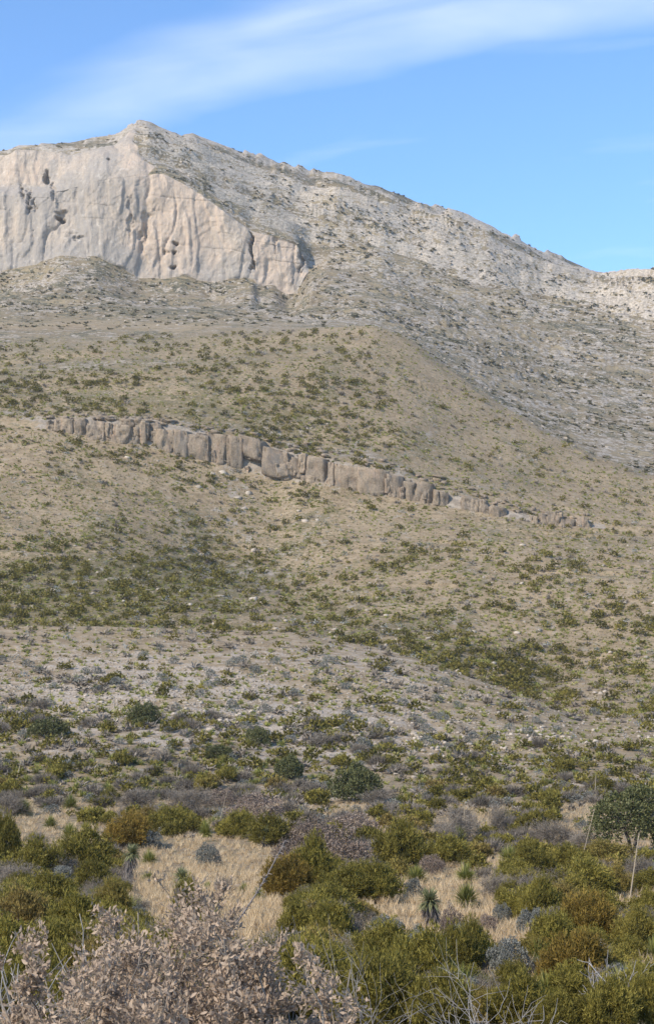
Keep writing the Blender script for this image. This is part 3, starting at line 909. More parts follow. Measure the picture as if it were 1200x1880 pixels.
def fit_height(lv, tips, h):
    zmax = np.percentile([t[0][2] for t in tips], 96)
    k = h / zmax
    for mb in lv:
        for V in mb.v:
            V *= k
    return [(p * k, d) for p, d in tips]


def rosette_mb(rs, n, L, w, zmin=-.15, bend=.15):
    """long narrow leaves standing out all round from one point"""
    u = unit(rs.randn(n * 3, 3)); u = u[u[:, 2] > zmin][:n]; n = len(u)
    Ls = L * rs.uniform(.75, 1.1, n)[:, None]
    side = unit(np.cross(u, np.array([0, 0, 1.0]) + .2 * rs.randn(n, 3))) * w / 2
    mid = u * Ls * .55 + np.array([0, 0, .02]); tip = u * Ls - np.array([0, 0, 1.0]) * bend * Ls * (1 - u[:, 2:3])
    V = np.stack([u * .04 - side, u * .04 + side, mid - side * .8, mid + side * .8, tip], 1).reshape(-1, 3)
    i = np.arange(n)[:, None] * 5
    T = np.concatenate([i + [0, 1, 3], i + [0, 3, 2], i + [2, 3, 4]])
    mb = MB(); mb.add(V, T, np.repeat(np.clip(.5 + .25 * rs.randn(n), 0, 1), 5))
    return mb


def hull_rock(rs, sx, sy, sz, n=14):
    bm = bmesh.new()
    for q in unit(rs.randn(n, 3)) * rs.uniform(.75, 1.0, (n, 1)):
        bm.verts.new((q[0] * sx, q[1] * sy, q[2] * sz))
    r = bmesh.ops.convex_hull(bm, input=bm.verts)
    bmesh.ops.delete(bm, geom=[g for g in r['geom_interior'] if isinstance(g, bmesh.types.BMVert)], context='VERTS')
    bmesh.ops.triangulate(bm, faces=bm.faces[:])
    V = np.array([v.co[:] for v in bm.verts]); bm.verts.index_update()
    T = np.array([[v.index for v in f.verts] for f in bm.faces])
    bm.free()
    return V, T


# prototypes: kind -> detail level -> variants, each a list of (part name, mesh, is stuff, [sub-parts])
PROTO = {}


def proto(kind, lod, parts):
    PROTO.setdefault((kind, lod), []).append(parts)


for s in range(4):
    rs = np.random.RandomState(100 + s)
    h = rs.uniform(1.15, 1.5)
    for lod, (n, L, w, k, per) in {'hi': (4300, .11, .030, 30, 5), 'mid': (900, .17, .075, 18, 4), 'lo': (160, .30, .17, 8, 3)}.items():
        parts = [('foliage', juniper_mb(rs, n, L, w, k, h, per).mesh('foliage', M['juniper']), True)]
        if lod != 'lo':
            for st in stems_mb(rs, 5 if lod == 'hi' else 3, h * .6):
                parts.append(('stem', st.mesh('stem', M['bark']), False))
        proto('juniper_shrub', lod, parts)
    parts = [('foliage', leafy_mb(rs, 6000, .075, .04, 19, h).mesh('foliage', M['silver']), True)]
    parts += [('stem', st.mesh('stem', M['twig']), False) for st in stems_mb(rs, 6, h * .75, .8, .018)]
    proto('silver_shrub', 'hi', parts)
    proto('silver_shrub', 'lo', [('foliage', leafy_mb(rs, 420, .2, .12, 8, h).mesh('foliage', M['silver']), True)])
    # dry-leaved oak scrub
    parts = [('foliage', leafy_mb(rs, 5200, .08, .042, 26, h).mesh('foliage', M['oakscrub']), True)]
    parts += [('stem', st.mesh('stem', M['twig']), False) for st in stems_mb(rs, 6, h * .8, .8, .022)]
    proto('oak_shrub', 'hi', parts)
    # leafless shrubs
    lv, tips = branching(rs, 26, 3, 1.25, .95, .015, (4, 5, 4))
    extra = np.array([t[0] for t in tips]); ed = unit(np.array([t[1] for t in tips]))
    for q in range(4):
        lv[2].blades(extra + .04 * rs.randn(len(extra), 3), unit(ed + .5 * rs.randn(len(ed), 3)), .16, .012, np.clip(.45 + .2 * rs.randn(len(ed)), 0, 1))
    proto('bare_shrub', 'hi', [('stems', lv[0].mesh('stems', M['twig']), True), ('branches', lv[1].mesh('branches', M['twig']), True), ('twigs', lv[2].mesh('twigs', M['twig']), True)])
    mb = MB(); n = 900
    u = unit(rs.randn(n, 3)); u[:, 2] = np.abs(u[:, 2]); p = u * rs.uniform(.25, .75, (n, 1)) * np.array([1, 1, .95])
    mb.blades(p, unit(u + .5 * rs.randn(n, 3) + np.array([0, 0, .3])), .42, .035, np.clip(.4 + .2 * rs.randn(n), 0, 1))
    proto('bare_shrub', 'mid', [('twigs', mb.mesh('twigs', M['twig']), True)])
    mb = MB(); n = 170
    u = unit(rs.randn(n, 3)); u[:, 2] = np.abs(u[:, 2]); p = u * rs.uniform(.2, .6, (n, 1)) * np.array([1, 1, .9])
    mb.blades(p, unit(u + .5 * rs.randn(n, 3) + np.array([0, 0, .3])), .5, .10, np.clip(.4 + .2 * rs.randn(n), 0, 1))
    proto('bare_shrub', 'lo', [('twigs', mb.mesh('twigs', M['twig']), True)])
    # sotol
    sk = rosette_mb(rs, 90, .8, .035, -.5, .35); V, T, c = sk.arrays(); V[:, 2] = V[:, 2] * .45
    sm = MB(); sm.add(V, T, c)
    ro = rosette_mb(rs, 440, 1.0, .055, -.15, .12); V, T, c = ro.arrays(); V[:, 2] += .16
    rm = MB(); rm.add(V, T, c)
    proto('sotol', 'hi', [('leaf_rosette', rm.mesh('leaf_rosette', M['sotol']), True), ('dry_skirt', sm.mesh('dry_skirt', M['straw']), True)])
    ro = rosette_mb(rs, 90, 1.0, .10, -.1, .1); V, T, c = ro.arrays(); V[:, 2] += .12
    rm = MB(); rm.add(V, T, c)
    proto('sotol', 'mid', [('leaf_rosette', rm.mesh('leaf_rosette', M['sotol']), True)])
    # small boulders
    V, T = hull_rock(rs, 1, .8, .6, 18)
    proto('rock', 'hi', [('rock', tri_mesh('rock', V, T, M['rock']), False)])
PROTO[('rock', 'mid')] = PROTO[('rock', 'hi')]
PROTO[('silver_shrub', 'mid')] = PROTO[('silver_shrub', 'lo')]
for s in range(2):       # rusty orange junipers in front
    rs = np.random.RandomState(300 + s)
    parts = [('foliage', juniper_mb(rs, 4800, .11, .034, 30, 1.3, 5).mesh('foliage', M['rust']), True)]
    parts += [('stem', st.mesh('stem', M['bark']), False) for st in stems_mb(rs, 5, .8)]
    proto('rust_shrub', 'hi', parts)
    parts = [('foliage', leafy_mb(rs, 7500, .10, .05, 26, 1.25, -.6).mesh('foliage', M['darkgreen']), True)]
    parts += [('stem', st.mesh('stem', M['bark']), False) for st in stems_mb(rs, 4, .95, .6, .05)]
    proto('evergreen_shrub', 'hi', parts)

CAT = {'juniper_shrub': 'shrub', 'rust_shrub': 'shrub', 'evergreen_shrub': 'shrub', 'silver_shrub': 'shrub', 'oak_shrub': 'shrub', 'bare_shrub': 'shrub', 'sotol': 'plant', 'rock': 'rock'}
NAME = {'rust_shrub': 'juniper_shrub', 'sotol': 'sotol_plant'}
LOOK = {'juniper_shrub': 'olive juniper shrub', 'rust_shrub': 'rusty orange juniper shrub', 'evergreen_shrub': 'dark evergreen shrub', 'silver_shrub': 'silvery grey shrub',
        'oak_shrub': 'pinkish dry-leaved oak shrub', 'bare_shrub': 'leafless grey shrub', 'sotol': 'spiky green sotol', 'rock': 'pale limestone rock'}
GROUP = {'juniper_shrub': 'olive juniper shrubs', 'rust_shrub': 'olive juniper shrubs', 'evergreen_shrub': 'dark evergreen shrubs', 'silver_shrub': 'silvery shrubs', 'oak_shrub': 'dry-leaved oak shrubs',
         'bare_shrub': 'leafless grey shrubs', 'sotol': 'spiky sotol plants', 'rock': 'loose limestone rocks'}


def put(kind, lod, pos, width, height=None, label=None, rot=None):
    """one plant as an object of its own, with its parts; shares meshes with its kind"""
    var = PROTO[(kind, lod)]
    parts = var[random.randrange(len(var))]
    name = NAME.get(kind, kind)
    s = width / 2
    sz = s if height is None else height / (1.3 if kind != 'sotol' else 1.1)
    if len(parts) == 1:
        o = link(name, parts[0][1])
    else:
        o = link(name, None)
        o.empty_display_size = .2
        for nm, me, stuff in parts:
            c = link(nm, me, o)
            if stuff: c['kind'] = 'stuff'
    o.location = pos
    o.rotation_euler = (0, 0, random.uniform(0, 2 * pi) if rot is None else rot)
    o.scale = (s * random.uniform(.93, 1.07), s * random.uniform(.93, 1.07), sz)
    tag(o, label, CAT[kind], GROUP[kind])
    return o


# ------------------------------------------------------------------ the long rock ledge and its blocks
def block_arrays(rs, sx, sy, sz, rnd=.015, amp=.09, cuts=4, nplane=10):
    """a weathered joint block: an uneven box with broken corners, base at z = 0"""
    bm = bmesh.new()
    bmesh.ops.create_cube(bm, size=2)
    bmesh.ops.subdivide_edges(bm, edges=bm.edges[:], cuts=cuts, use_grid_fill=True)
    V = np.array([v.co[:] for v in bm.verts]); bm.verts.index_update()
    T = np.array([[v.index for v in f.verts] for f in bm.faces]); bm.free()
    for q in range(nplane):
        n = unit(np.array([rs.uniform(-1, 1), rs.uniform(-1, -.1), rs.uniform(-.35, .18)]))
        d = (abs(n[0]) + abs(n[1]) + abs(n[2])) * rs.uniform(.66, .95)
        V = V - n * np.maximum(0, V @ n - d)[:, None] * (1 if rs.rand() < .6 else .4)
    V = V * (1 - rnd * (np.sum(V**4, 1, keepdims=True) / 3) ** 2)
    o = rs.uniform(0, 100)
    V = V * np.array([sx, sy, sz]) / 2
    k = max(.8, min(sx, sz) * .36)
    nn = np.stack([fbm(V[:, 0] / k + o, V[:, 1] / k, V[:, 2] / k, 3, 60 + q) for q in range(3)], 1)
    V = V + nn * amp * np.array([1, 1.6, .9]) * min(sx, sz)
    ck = np.abs(fbm(V[:, 0] / 2.6 + o, V[:, 1] / 9, V[:, 2] / 5.5, 2, 67)); V[:, 1] += .7 * (1 - sstep(0, .09, ck))
    V[:, 1] += .4 * fbm(V[:, 0] / .9 + o, V[:, 1] / .9, V[:, 2] / 1.4, 2, 66)
    bed = np.floor((V[:, 2] + .12 * V[:, 0] + o) / 1.5)
    V[:, 1] += np.where(V[:, 1] < 0, .75 * (np.sin(bed * 12.9898 + o) * .5 + .5), 0)
    V[:, 2] += sz / 2
    return V, T


rs = np.random.RandomState(500)
ledge_p, _ = ground_at(520, 886)
ledge = link('rock_ledge', None)
ledge.location = tuple(ledge_p)
tag(ledge, 'long grey limestone ledge of jointed blocks running across the tan hillside', 'rock ledge')
ROW_F = cum[13]; ROW_T = cum[14]


def ledge_at(px):
    j = np.clip(np.searchsorted(PX, px), 1, NC - 1)
    return P[ROW_F, j], P[ROW_T, j], PYf[ROW_F, j], PYf[ROW_T, j]


def ledge_block(x0, x1, yt, yb, prot, dip=0.0, depth=6.0, name='rock_block', lean=0.0, amp=.05):
    """a block that fills the ledge between two joints, from yb up to yt, standing prot metres proud"""
    f, t, fy, ty = ledge_at((x0 + x1) / 2)
    prot = .45 + .42 * prot
    D = f[1] - prot
    w = (x1 - x0) * D / F
    zb = (1250 - yb) * D / F - 1.2; zt = (1250 - yt) * D / F
    V, T = block_arrays(rs, w * (1.16 if w > 3 else 1.1), depth, zt - zb, amp=amp, cuts=9)
    a = dip
    V[:, 2] += -V[:, 0] * math.tan(a)
    V[:, 0] += V[:, 2] * lean
    me = tri_mesh(name, V, T, M['block'])
    o = link(name, me, ledge)
    o.location = (((x0 + x1) / 2 - 600) * D / F - ledge_p[0], D + depth / 2 - ledge_p[1], zb - ledge_p[2])
    o.rotation_euler = (rs.uniform(-.06, .08), rs.uniform(-.05, .05), rs.uniform(-.16, .16))
    return o


for x0, x1, yt, yb, pr, dip in [
        (78, 92, 768, 790, .6, .05), (92, 104, 766, 794, 1.0, .05), (104, 128, 764, 798, 1.6, .05), (128, 152, 764, 800, 1.3, .05), (152, 184, 766, 804, 2.2, .08), (184, 206, 770, 806, 1.5, .1),
        (206, 231, 776, 808, 1.8, .1), (231, 252, 766, 812, 1.4, .08), (251, 268, 768, 806, 1.8, .05), (278, 314, 778, 825, 2.4, .05), (313, 345, 786, 838, 2.0, .12), (344, 379, 790, 840, 2.8, .15),
        (378, 416, 791, 846, 2.2, .2), (415, 442, 798, 850, 3.0, .22), (442, 484, 800, 832, 1.4, .3), (482, 532, 822, 868, 3.4, .25), (490, 516, 866, 886, 2.2, .1), (506, 534, 846, 870, 4.4, .1),
        (534, 560, 836, 866, .8, .15), (560, 602, 838, 884, 1.2, .2), (602, 614, 846, 888, .6, .2), (616, 662, 852, 900, 2.6, .12), (660, 712, 858, 905, 2.3, .15), (712, 742, 872, 914, 1.5, .2), (742, 766, 876, 922, 1.7, .2),
        (766, 796, 884, 924, 1.8, .2), (796, 822, 896, 928, 1.3, .22), (852, 880, 910, 940, 1.0, .22), (906, 934, 926, 948, .8, .2), 
        (1006, 1032, 948, 964, 1.0, .15), (1030, 1058, 952, 966, .7, .15), (1064, 1090, 958, 968, .6, .15)]:
    ledge_block(x0, x1, yt + (rs.choice([0, 0, 3, 7]) if x1 - x0 < 45 else 0), yb + rs.uniform(-5, 4), pr, dip)
# smaller broken blocks between and above the big ones
for i in range(95):
    x = rs.uniform(84, 1090)
    f, t, fy, ty = ledge_at(x)
    w = rs.uniform(8, 22); k = rs.uniform(.0, .85)
    yc = fy * (1 - k) + ty * k
    ledge_block(x - w / 2, x + w / 2, yc - rs.uniform(6, 20), yc + rs.uniform(2, 10), rs.uniform(.2, 1.6), rs.uniform(-.1, .3), 4.0, amp=.16)
# thin weathered beds along the top, set back in steps
for i in range(150):
    x = rs.uniform(85, 1100)
    f, t, fy, ty = ledge_at(x)
    back = rs.uniform(-1.2, 14) * (.5 + .5 * sstep(300, 600, x)); j = np.clip(np.searchsorted(PX, x), 1, NC - 1)
    wd = rs.uniform(7, 34) * (1 if x < 900 else .7); hgt = rs.uniform(.4, 1.0)
    D = t[1] + back
    zg = float(np.interp(D, P[cum[14]:cum[16], j, 1], P[cum[14]:cum[16], j, 2]))
    V, T = hull_rock(rs, wd * D / F / 2, rs.uniform(1.2, 2.6), hgt, 16)
    V[:, 2] = np.minimum(V[:, 2], hgt * rs.uniform(.35, .7)) - V[:, 0] * (.05 + .12 * sstep(350, 600, x))
    o = link('rock_slab', tri_mesh('rock_slab', V, T, M['block']), ledge)
    o.location = ((x - 600) * D / F - ledge_p[0], D - ledge_p[1], zg + .05 - ledge_p[2])
    o.rotation_euler = (0, 0, rs.uniform(-.25, .25))

# fallen boulders on the slope under it
for x, y, w, hf, lab in [
        (466, 1013, 19, .62, 'pale flat-topped boulder alone in the middle of the hillside'),
        (361, 896, 20, .45, 'pale flat slab lying under the middle of the rock ledge'),
        (408, 869, 26, .4, 'grey rounded boulder just below the ledge, nearest its dark niche'),
        (386, 872, 16, .4, 'small grey rock beside a larger boulder just below the ledge'),
        (456, 908, 16, .7, 'upright grey rock below the undercut block of the ledge'),
        (436, 916, 24, .4, 'low grey boulder in the rubble fan under the ledge'),
        (448, 935, 18, .45, 'grey rock midway down the rubble fan under the ledge'),
        (560, 958, 18, .5, 'grey rock on the slope below the pale smooth ledge wall'),
        (584, 956, 14, .5, 'small grey rock paired with another below the smooth ledge wall'),
        (549, 940, 14, .5, 'small rock uphill of the paired grey rocks below the ledge'),
        (405, 1096, 30, .25, 'white bedrock outcrop in the gully above the green brush'),
        (418, 1108, 18, .3, 'lower white rock at the foot of the gully outcrop'),
        (466, 1102, 24, .4, 'tan boulder right of the white gully outcrop'),
        (482, 1108, 16, .5, 'small tan rock touching the tan gully boulder'),
        (232, 842, 26, .3, 'thin pale slab lying below the dark gap in the ledge'),
        (755, 946, 18, .3, 'thin pale slab lying just below the ledge near its dark crack'),
        (960, 1002, 18, .4, 'pale rock on the slope below the thin end of the ledge'),
        (64, 1118, 34, .25, 'low white rock patch in the green brush at the slope foot'),
        (622, 1652, 17, .8, 'round pale stone at the foot of the junipers by the straw clearing')]:
    g, _ = ground_at(x, y)
    s = w * g[1] / F / 2
    V, T = hull_rock(rs, s, s * .9, s * hf * 1.5, 13)
    V[:, 2] = np.minimum(V[:, 2], s * hf * rs.uniform(.8, 1.1))
    o = link('boulder', tri_mesh('boulder', V, T, M['rock']))
    o.location = (g[0], g[1] + s * .3, g[2] + s * hf * .35)
    o.rotation_euler = (rs.uniform(-.15, .15), rs.uniform(-.15, .15), rs.uniform(-.3, .3))
    tag(o, lab, 'boulder', 'boulders on the slope')

# ------------------------------------------------------------------ the brush in front, plant by plant
TAKEN = []     # (px, py, radius px) kept clear of scattered plants


def front(kind, x, base, w, h, label, lod='hi'):
    g, _ = ground_at(x, base)
    m = g[1] / F
    k = 1.0 if kind not in ('sotol',) else 1.0
    o = put(kind, lod, (g[0], g[1] + .25 * w * m, g[2] - .05), w * m * k, h * m * k, label)
    TAKEN.append((x, base - h / 2, w / 2, h / 2, kind in ('juniper_shrub', 'rust_shrub', 'bare_shrub', 'oak_shrub')))
    return o


FRONT = [
    # kind, x, foot y, width, height, label
    ('juniper_shrub', 14, 1606, 66, 100, 'tall olive juniper at the frame edge beside the small bare patch'),
    ('juniper_shrub', 78, 1622, 92, 74, 'olive juniper below the bare patch, beside the tall edge juniper'),
    ('juniper_shrub', 152, 1616, 116, 84, 'broad olive juniper between the bare patch and the yucca trunk'),
    ('juniper_shrub', 176, 1640, 76, 54, 'low olive juniper touching the foot of the leaning yucca trunk'),
    ('juniper_shrub', 100, 1676, 120, 66, 'spreading olive juniper just below the silvery clump, above the dry oak'),
    ('juniper_shrub', 52, 1722, 110, 80, 'yellow-green juniper behind the dead branches by the dry oak cluster'),
    ('juniper_shrub', 150, 1742, 110, 92, 'dense olive juniper showing between two dry oak sprays'),
    ('juniper_shrub', 214, 1700, 70, 76, 'upright olive juniper directly behind the tallest dry oak spray'),
    ('juniper_shrub', 32, 1812, 150, 110, 'large olive juniper behind the bare silvery branches in the corner'),
    ('juniper_shrub', 130, 1836, 120, 90, 'shaded olive juniper seen through the dry oak sprays'),
    ('juniper_shrub', 345, 1712, 54, 88, 'narrow olive juniper standing behind the dry oak, beside the straw clearing'),
    ('juniper_shrub', 383, 1752, 44, 72, 'small pointed juniper at the lower edge of the straw clearing'),
    ('rust_shrub', 240, 1560, 80, 60, 'rusty juniper behind the leaning yucca trunk'),
    ('juniper_shrub', 318, 1530, 90, 42, 'low juniper hedge-like along the upper edge of the straw clearing'),
    ('juniper_shrub', 270, 1524, 60, 38, 'small dark juniper beside the low one above the straw clearing'),
    ('juniper_shrub', 440, 1540, 62, 46, 'olive juniper beside the pale leaning stalk above the clearing'),
    ('juniper_shrub', 495, 1556, 88, 54, 'rounded olive juniper at the upper corner of the straw clearing'),
    ('rust_shrub', 528, 1652, 92, 72, 'brownish juniper at the clearing edge where the dark stalk ends'),
    ('juniper_shrub', 574, 1640, 80, 96, 'tall dark olive juniper in front of the pink oak scrub'),
    ('juniper_shrub', 628, 1662, 96, 62, 'brownish juniper between the two clearings'),
    ('juniper_shrub', 690, 1660, 92, 70, 'olive juniper bordering the right-hand straw clearing'),
    ('juniper_shrub', 730, 1604, 88, 92, 'bright olive juniper between pink oak scrub and the yellow sotol'),
    ('juniper_shrub', 812, 1592, 104, 52, 'brown-green juniper under the yellow sotol'),
    ('juniper_shrub', 548, 1742, 74, 78, 'olive juniper at the lower edge of the clearing behind dry oak tips'),
    ('juniper_shrub', 608, 1748, 84, 84, 'upright olive juniper beside the lower grey twigs'),
    ('juniper_shrub', 972, 1622, 92, 66, 'olive juniper in front of the grey thicket, below the leafy tree'),
    ('juniper_shrub', 1040, 1600, 84, 44, 'low olive juniper at the foot of the white stalk'),
    ('juniper_shrub', 1062, 1656, 120, 72, 'broad olive juniper beside the tall tan stalk'),
    ('juniper_shrub', 1122, 1650, 60, 56, 'small juniper touching the tall tan stalk'),
    ('juniper_shrub', 1112, 1586, 96, 36, 'low juniper beneath the leafy tree'),
    ('juniper_shrub', 988, 1700, 74, 82, 'upright bright juniper above the rusty orange one'),
    ('juniper_shrub', 862, 1792, 66, 96, 'bright yellow-green juniper between silver shrubs'),
    ('juniper_shrub', 836, 1800, 90, 92, 'yellow-green juniper above the bare white branches'),
    ('juniper_shrub', 700, 1800, 120, 96, 'olive juniper behind the forked dead twigs'),
    ('juniper_shrub', 772, 1830, 120, 110, 'dense olive juniper beside the blue-grey shrub'),
    ('juniper_shrub', 690, 1892, 150, 120, 'large yellow-green juniper at the bottom edge beside dry oak'),
    ('juniper_shrub', 800, 1898, 130, 100, 'yellow-green juniper at the bottom edge beside bare white branches'),
    ('juniper_shrub', 950, 1892, 120, 92, 'yellow-green juniper at the bottom edge below the rusty one'),
    ('juniper_shrub', 1010, 1768, 90, 84, 'olive juniper at the left side of the brightest orange juniper'),
    ('rust_shrub', 1072, 1742, 110, 92, 'large rusty orange juniper with the brightest orange crown'),
    ('rust_shrub', 1050, 1826, 130, 104, 'rusty olive juniper below the bleached fallen branches'),
    ('juniper_shrub', 1160, 1750, 84, 76, 'olive juniper beside the bright green sotol at the frame edge'),
    ('juniper_shrub', 1108, 1900, 110, 98, 'yellow-green juniper at the bottom edge beside the grassy gap'),
    ('juniper_shrub', 1182, 1892, 84, 92, 'yellow-green juniper filling the bottom corner'),
    ('juniper_shrub', 1020, 1900, 90, 70, 'small yellow-green juniper between the grassy gaps at the bottom'),
    ('juniper_shrub', 1186, 1700, 80, 60, 'olive juniper at the frame edge above the green sotol'),
    ('juniper_shrub', 1100, 1700, 96, 54, 'low olive juniper behind the brightest orange one'),
    ('juniper_shrub', 934, 1836, 70, 62, 'small dark juniper in front of the grey shrub beside the orange one'),
    ('oak_shrub', 625, 1606, 120, 84, 'large pink-brown oak scrub above the two clearings'),
    ('oak_shrub', 574, 1560, 92, 60, 'pink-brown oak scrub behind the dark stalk tip'),
    ('oak_shrub', 650, 1548, 100, 56, 'pink-brown oak scrub, farthest of the clearing thicket'),
    ('oak_shrub', 470, 1510, 120, 52, 'pink-brown oak scrub behind the pale leaning stalk'),
    ('oak_shrub', 400, 1484, 76, 36, 'small pink-brown oak scrub beside the grey thicket above the clearing'),
    ('oak_shrub', 530, 1600, 64, 58, 'greyish pink oak scrub at the clearing edge under the dark stalk'),
    ('oak_shrub', 790, 1612, 50, 44, 'small pink oak scrub below the brown-green juniper'),
    ('oak_shrub', 826, 1726, 54, 62, 'pinkish oak scrub between the yucca and the bright juniper'),
    ('oak_shrub', 30, 1722, 66, 56, 'dry oak cluster above the dead branches at the frame edge'),
    ('oak_shrub', 890, 1716, 40, 40, 'small pinkish oak tuft between silver shrubs'),
    ('silver_shrub', 384, 1592, 46, 44, 'blue-grey shrub alone in the straw clearing'),
    ('silver_shrub', 116, 1630, 60, 40, 'silvery blue clump among the junipers below the bare patch'),
    ('silver_shrub', 766, 1772, 84, 70, 'dark silvery shrub below the yucca'),
    ('silver_shrub', 706, 1730, 72, 50, 'silver-grey shrub below the right-hand clearing'),
    ('silver_shrub', 928, 1806, 90, 84, 'large blue-grey shrub beside the rusty orange juniper'),
    ('silver_shrub', 970, 1720, 62, 54, 'rounded silver shrub below the bright juniper'),
    ('silver_shrub', 916, 1698, 40, 40, 'small silver shrub above the bright yellow-green juniper'),
    ('silver_shrub', 755, 1652, 44, 40, 'small grey-green shrub beside the yucca on the straw'),
    ('silver_shrub', 282, 1560, 44, 34, 'pale sage clump above the yucca head'),
    ('bare_shrub', 412, 1642, 44, 36, 'small dark purple leafless shrub alone in the straw clearing'),
    ('bare_shrub', 74, 1562, 56, 40, 'dark leafless shrub on the small bare patch'),
    ('bare_shrub', 350, 1494, 120, 52, 'wide grey leafless thicket above the straw clearing'),
    ('bare_shrub', 250, 1490, 90, 44, 'grey leafless shrub behind the rusty juniper'),
    ('bare_shrub', 842, 1552, 112, 66, 'large grey leafless thicket left of the grassy bank'),
    ('bare_shrub', 912, 1540, 60, 66, 'tall grey leafless shrub beside the dark thorny one'),
    ('bare_shrub', 1010, 1562, 120, 58, 'wide grey leafless thicket below the leafy tree'),
    ('bare_shrub', 1064, 1572, 80, 50, 'grey leafless shrub at the trunk of the leafy tree'),
    ('bare_shrub', 905, 1652, 76, 52, 'brown-grey leafless shrub in front of the junipers'),
    ('bare_shrub', 1168, 1634, 76, 66, 'pale grey leafless shrub beside the tall tan stalk'),
    ('bare_shrub', 1160, 1716, 92, 52, 'grey leafless shrub at the frame edge behind junipers'),
    ('bare_shrub', 640, 1744, 88, 62, 'purple-grey leafless shrub below the right-hand clearing'),
    ('bare_shrub', 1090, 1850, 90, 66, 'dark brown leafless shrub below the bleached branches'),
    ('bare_shrub', 820, 1560, 60, 50, 'grey leafless shrub just right of the yellow sotol'),
    ('bare_shrub', 20, 1500, 80, 44, 'grey leafless shrub at the frame edge above the tall juniper'),
    ('bare_shrub', 690, 1480, 84, 36, 'low grey leafless shrub below the dark evergreen'),
    ('sotol', 852, 1668, 72, 50, 'large bright green sotol on the straw of the right-hand clearing'),
    ('sotol', 850, 1622, 58, 40, 'green sotol directly behind the large bright one'),
    ('sotol', 838, 1556, 52, 40, 'yellow-green sotol above the brown-green juniper'),
    ('sotol', 762, 1624, 60, 36, 'green sotol below the pink oak tuft'),
    ('sotol', 134, 1488, 44, 32, 'dark green sotol above the bare patch, the rounder one'),
    ('sotol', 48, 1498, 56, 34, 'wide dark green sotol above the tall edge juniper'),
    ('sotol', 98, 1524, 40, 28, 'green sotol on the bare patch'),
    ('sotol', 132, 1540, 40, 30, 'low sotol at the foot of the bare patch'),
    ('sotol', 380, 1538, 40, 34, 'green sotol at the foot of the pale leaning stalk'),
    ('sotol', 278, 1590, 44, 32, 'yellow-green sotol beside the leaning yucca trunk'),
    ('sotol', 276, 1622, 40, 24, 'straw-coloured sotol right of the yucca trunk foot'),
    ('sotol', 450, 1640, 36, 20, 'low green sotol beside the dark purple shrub'),
    ('sotol', 476, 1654, 36, 26, 'yellow-green sotol under the brownish juniper'),
    ('sotol', 384, 1636, 24, 20, 'small yellow sotol left of the dark purple shrub'),
    ('sotol', 930, 1586, 60, 34, 'pale sotol with dry straw leaves above the olive juniper'),
    ('sotol', 1190, 1768, 56, 52, 'bright green sotol at the frame edge'),
    ('sotol', 700, 1660, 30, 22, 'small yellow sotol by the round pale stone'),
    ('sotol', 396, 1700, 44, 40, 'dry yellowish sotol at the lower edge of the straw clearing'),
    ('evergreen_shrub', 655, 1476, 104, 76, 'large dark evergreen oak on the flat below the knoll'),
    ('evergreen_shrub', 532, 1432, 58, 48, 'dark green evergreen bush below the middle of the knoll'),
    ('evergreen_shrub', 474, 1370, 46, 38, 'rounded olive-green bush at the foot of the rubble'),
    ('evergreen_shrub', 402, 1394, 58, 28, 'low dark bush left of the rounded olive-green one'),
    ('evergreen_shrub', 92, 1356, 86, 42, 'wide dark bush at the knoll foot with a stalk before it'),
    ('evergreen_shrub', 265, 1332, 64, 44, 'dark bush in the rubble below the leafless clump'),
]
for row in FRONT:
    front(*row)

# ------------------------------------------------------------------ leafy tree by the edge
rs = np.random.RandomState(900)
g, _ = ground_at(1152, 1568)
m_ = g[1] / F
tree = link('evergreen_tree', None); tree.location = g
tag(tree, 'rounded leafy green tree with dark forked trunks beside the grey thicket', 'tree')
TW = 152 * m_ / 2; TH = 118 * m_
for i, (a, r, lean) in enumerate([(2.6, .07, .30), (.4, .075, .25), (-.6, .06, .5), (3.6, .05, .42)]):
    mb = MB()
    q = np.array([cos(a), sin(a) * .5, 0])
    mb.tube([q * .1, q * lean * .6 * TW * .5 + [0, 0, TH * .22], q * lean * 1.2 * TW * .7 + [.1, 0, TH * .45], q * lean * 2 * TW * .7 + [0, 0, TH * .75]], [r * 1.5, r * 1.2, r * .9, r * .3], 7, .4)
    for b in range(3):
        s_ = q * lean * 1.1 * TW * .7 + np.array([.1, 0, TH * .42])
        e_ = s_ + np.array([rs.uniform(-.5, .5) * TW, rs.uniform(-.4, .4) * TW, TH * .3])
        mb.tube([s_, (s_ + e_) / 2 + .08 * rs.randn(3), e_], [r * .6, r * .4, r * .1], 5, .4)
    link('trunk', mb.mesh('trunk', M['bark'], True), tree)
lobes = []
for i in range(40):
    a = i * 2.4; r = sqrt((i + .5) / 40) * .86
    lobes.append((np.array([r * cos(a) * TW, r * sin(a) * TW * .8, TH * (.22 + (.08 if a % 6.283 < 2 else 0) + .50 * (1 - r * r) + rs.uniform(-.12, .14))]), rs.uniform(.22, .34) * TW))
cr = leafy_mb(rs, 22000, .17, .10, lobes=lobes, low=-.7)
link('crown', cr.mesh('crown', M['darkgreen']), tree)['kind'] = 'stuff'
TAKEN.append((1140, 1515, 66, 54, False))


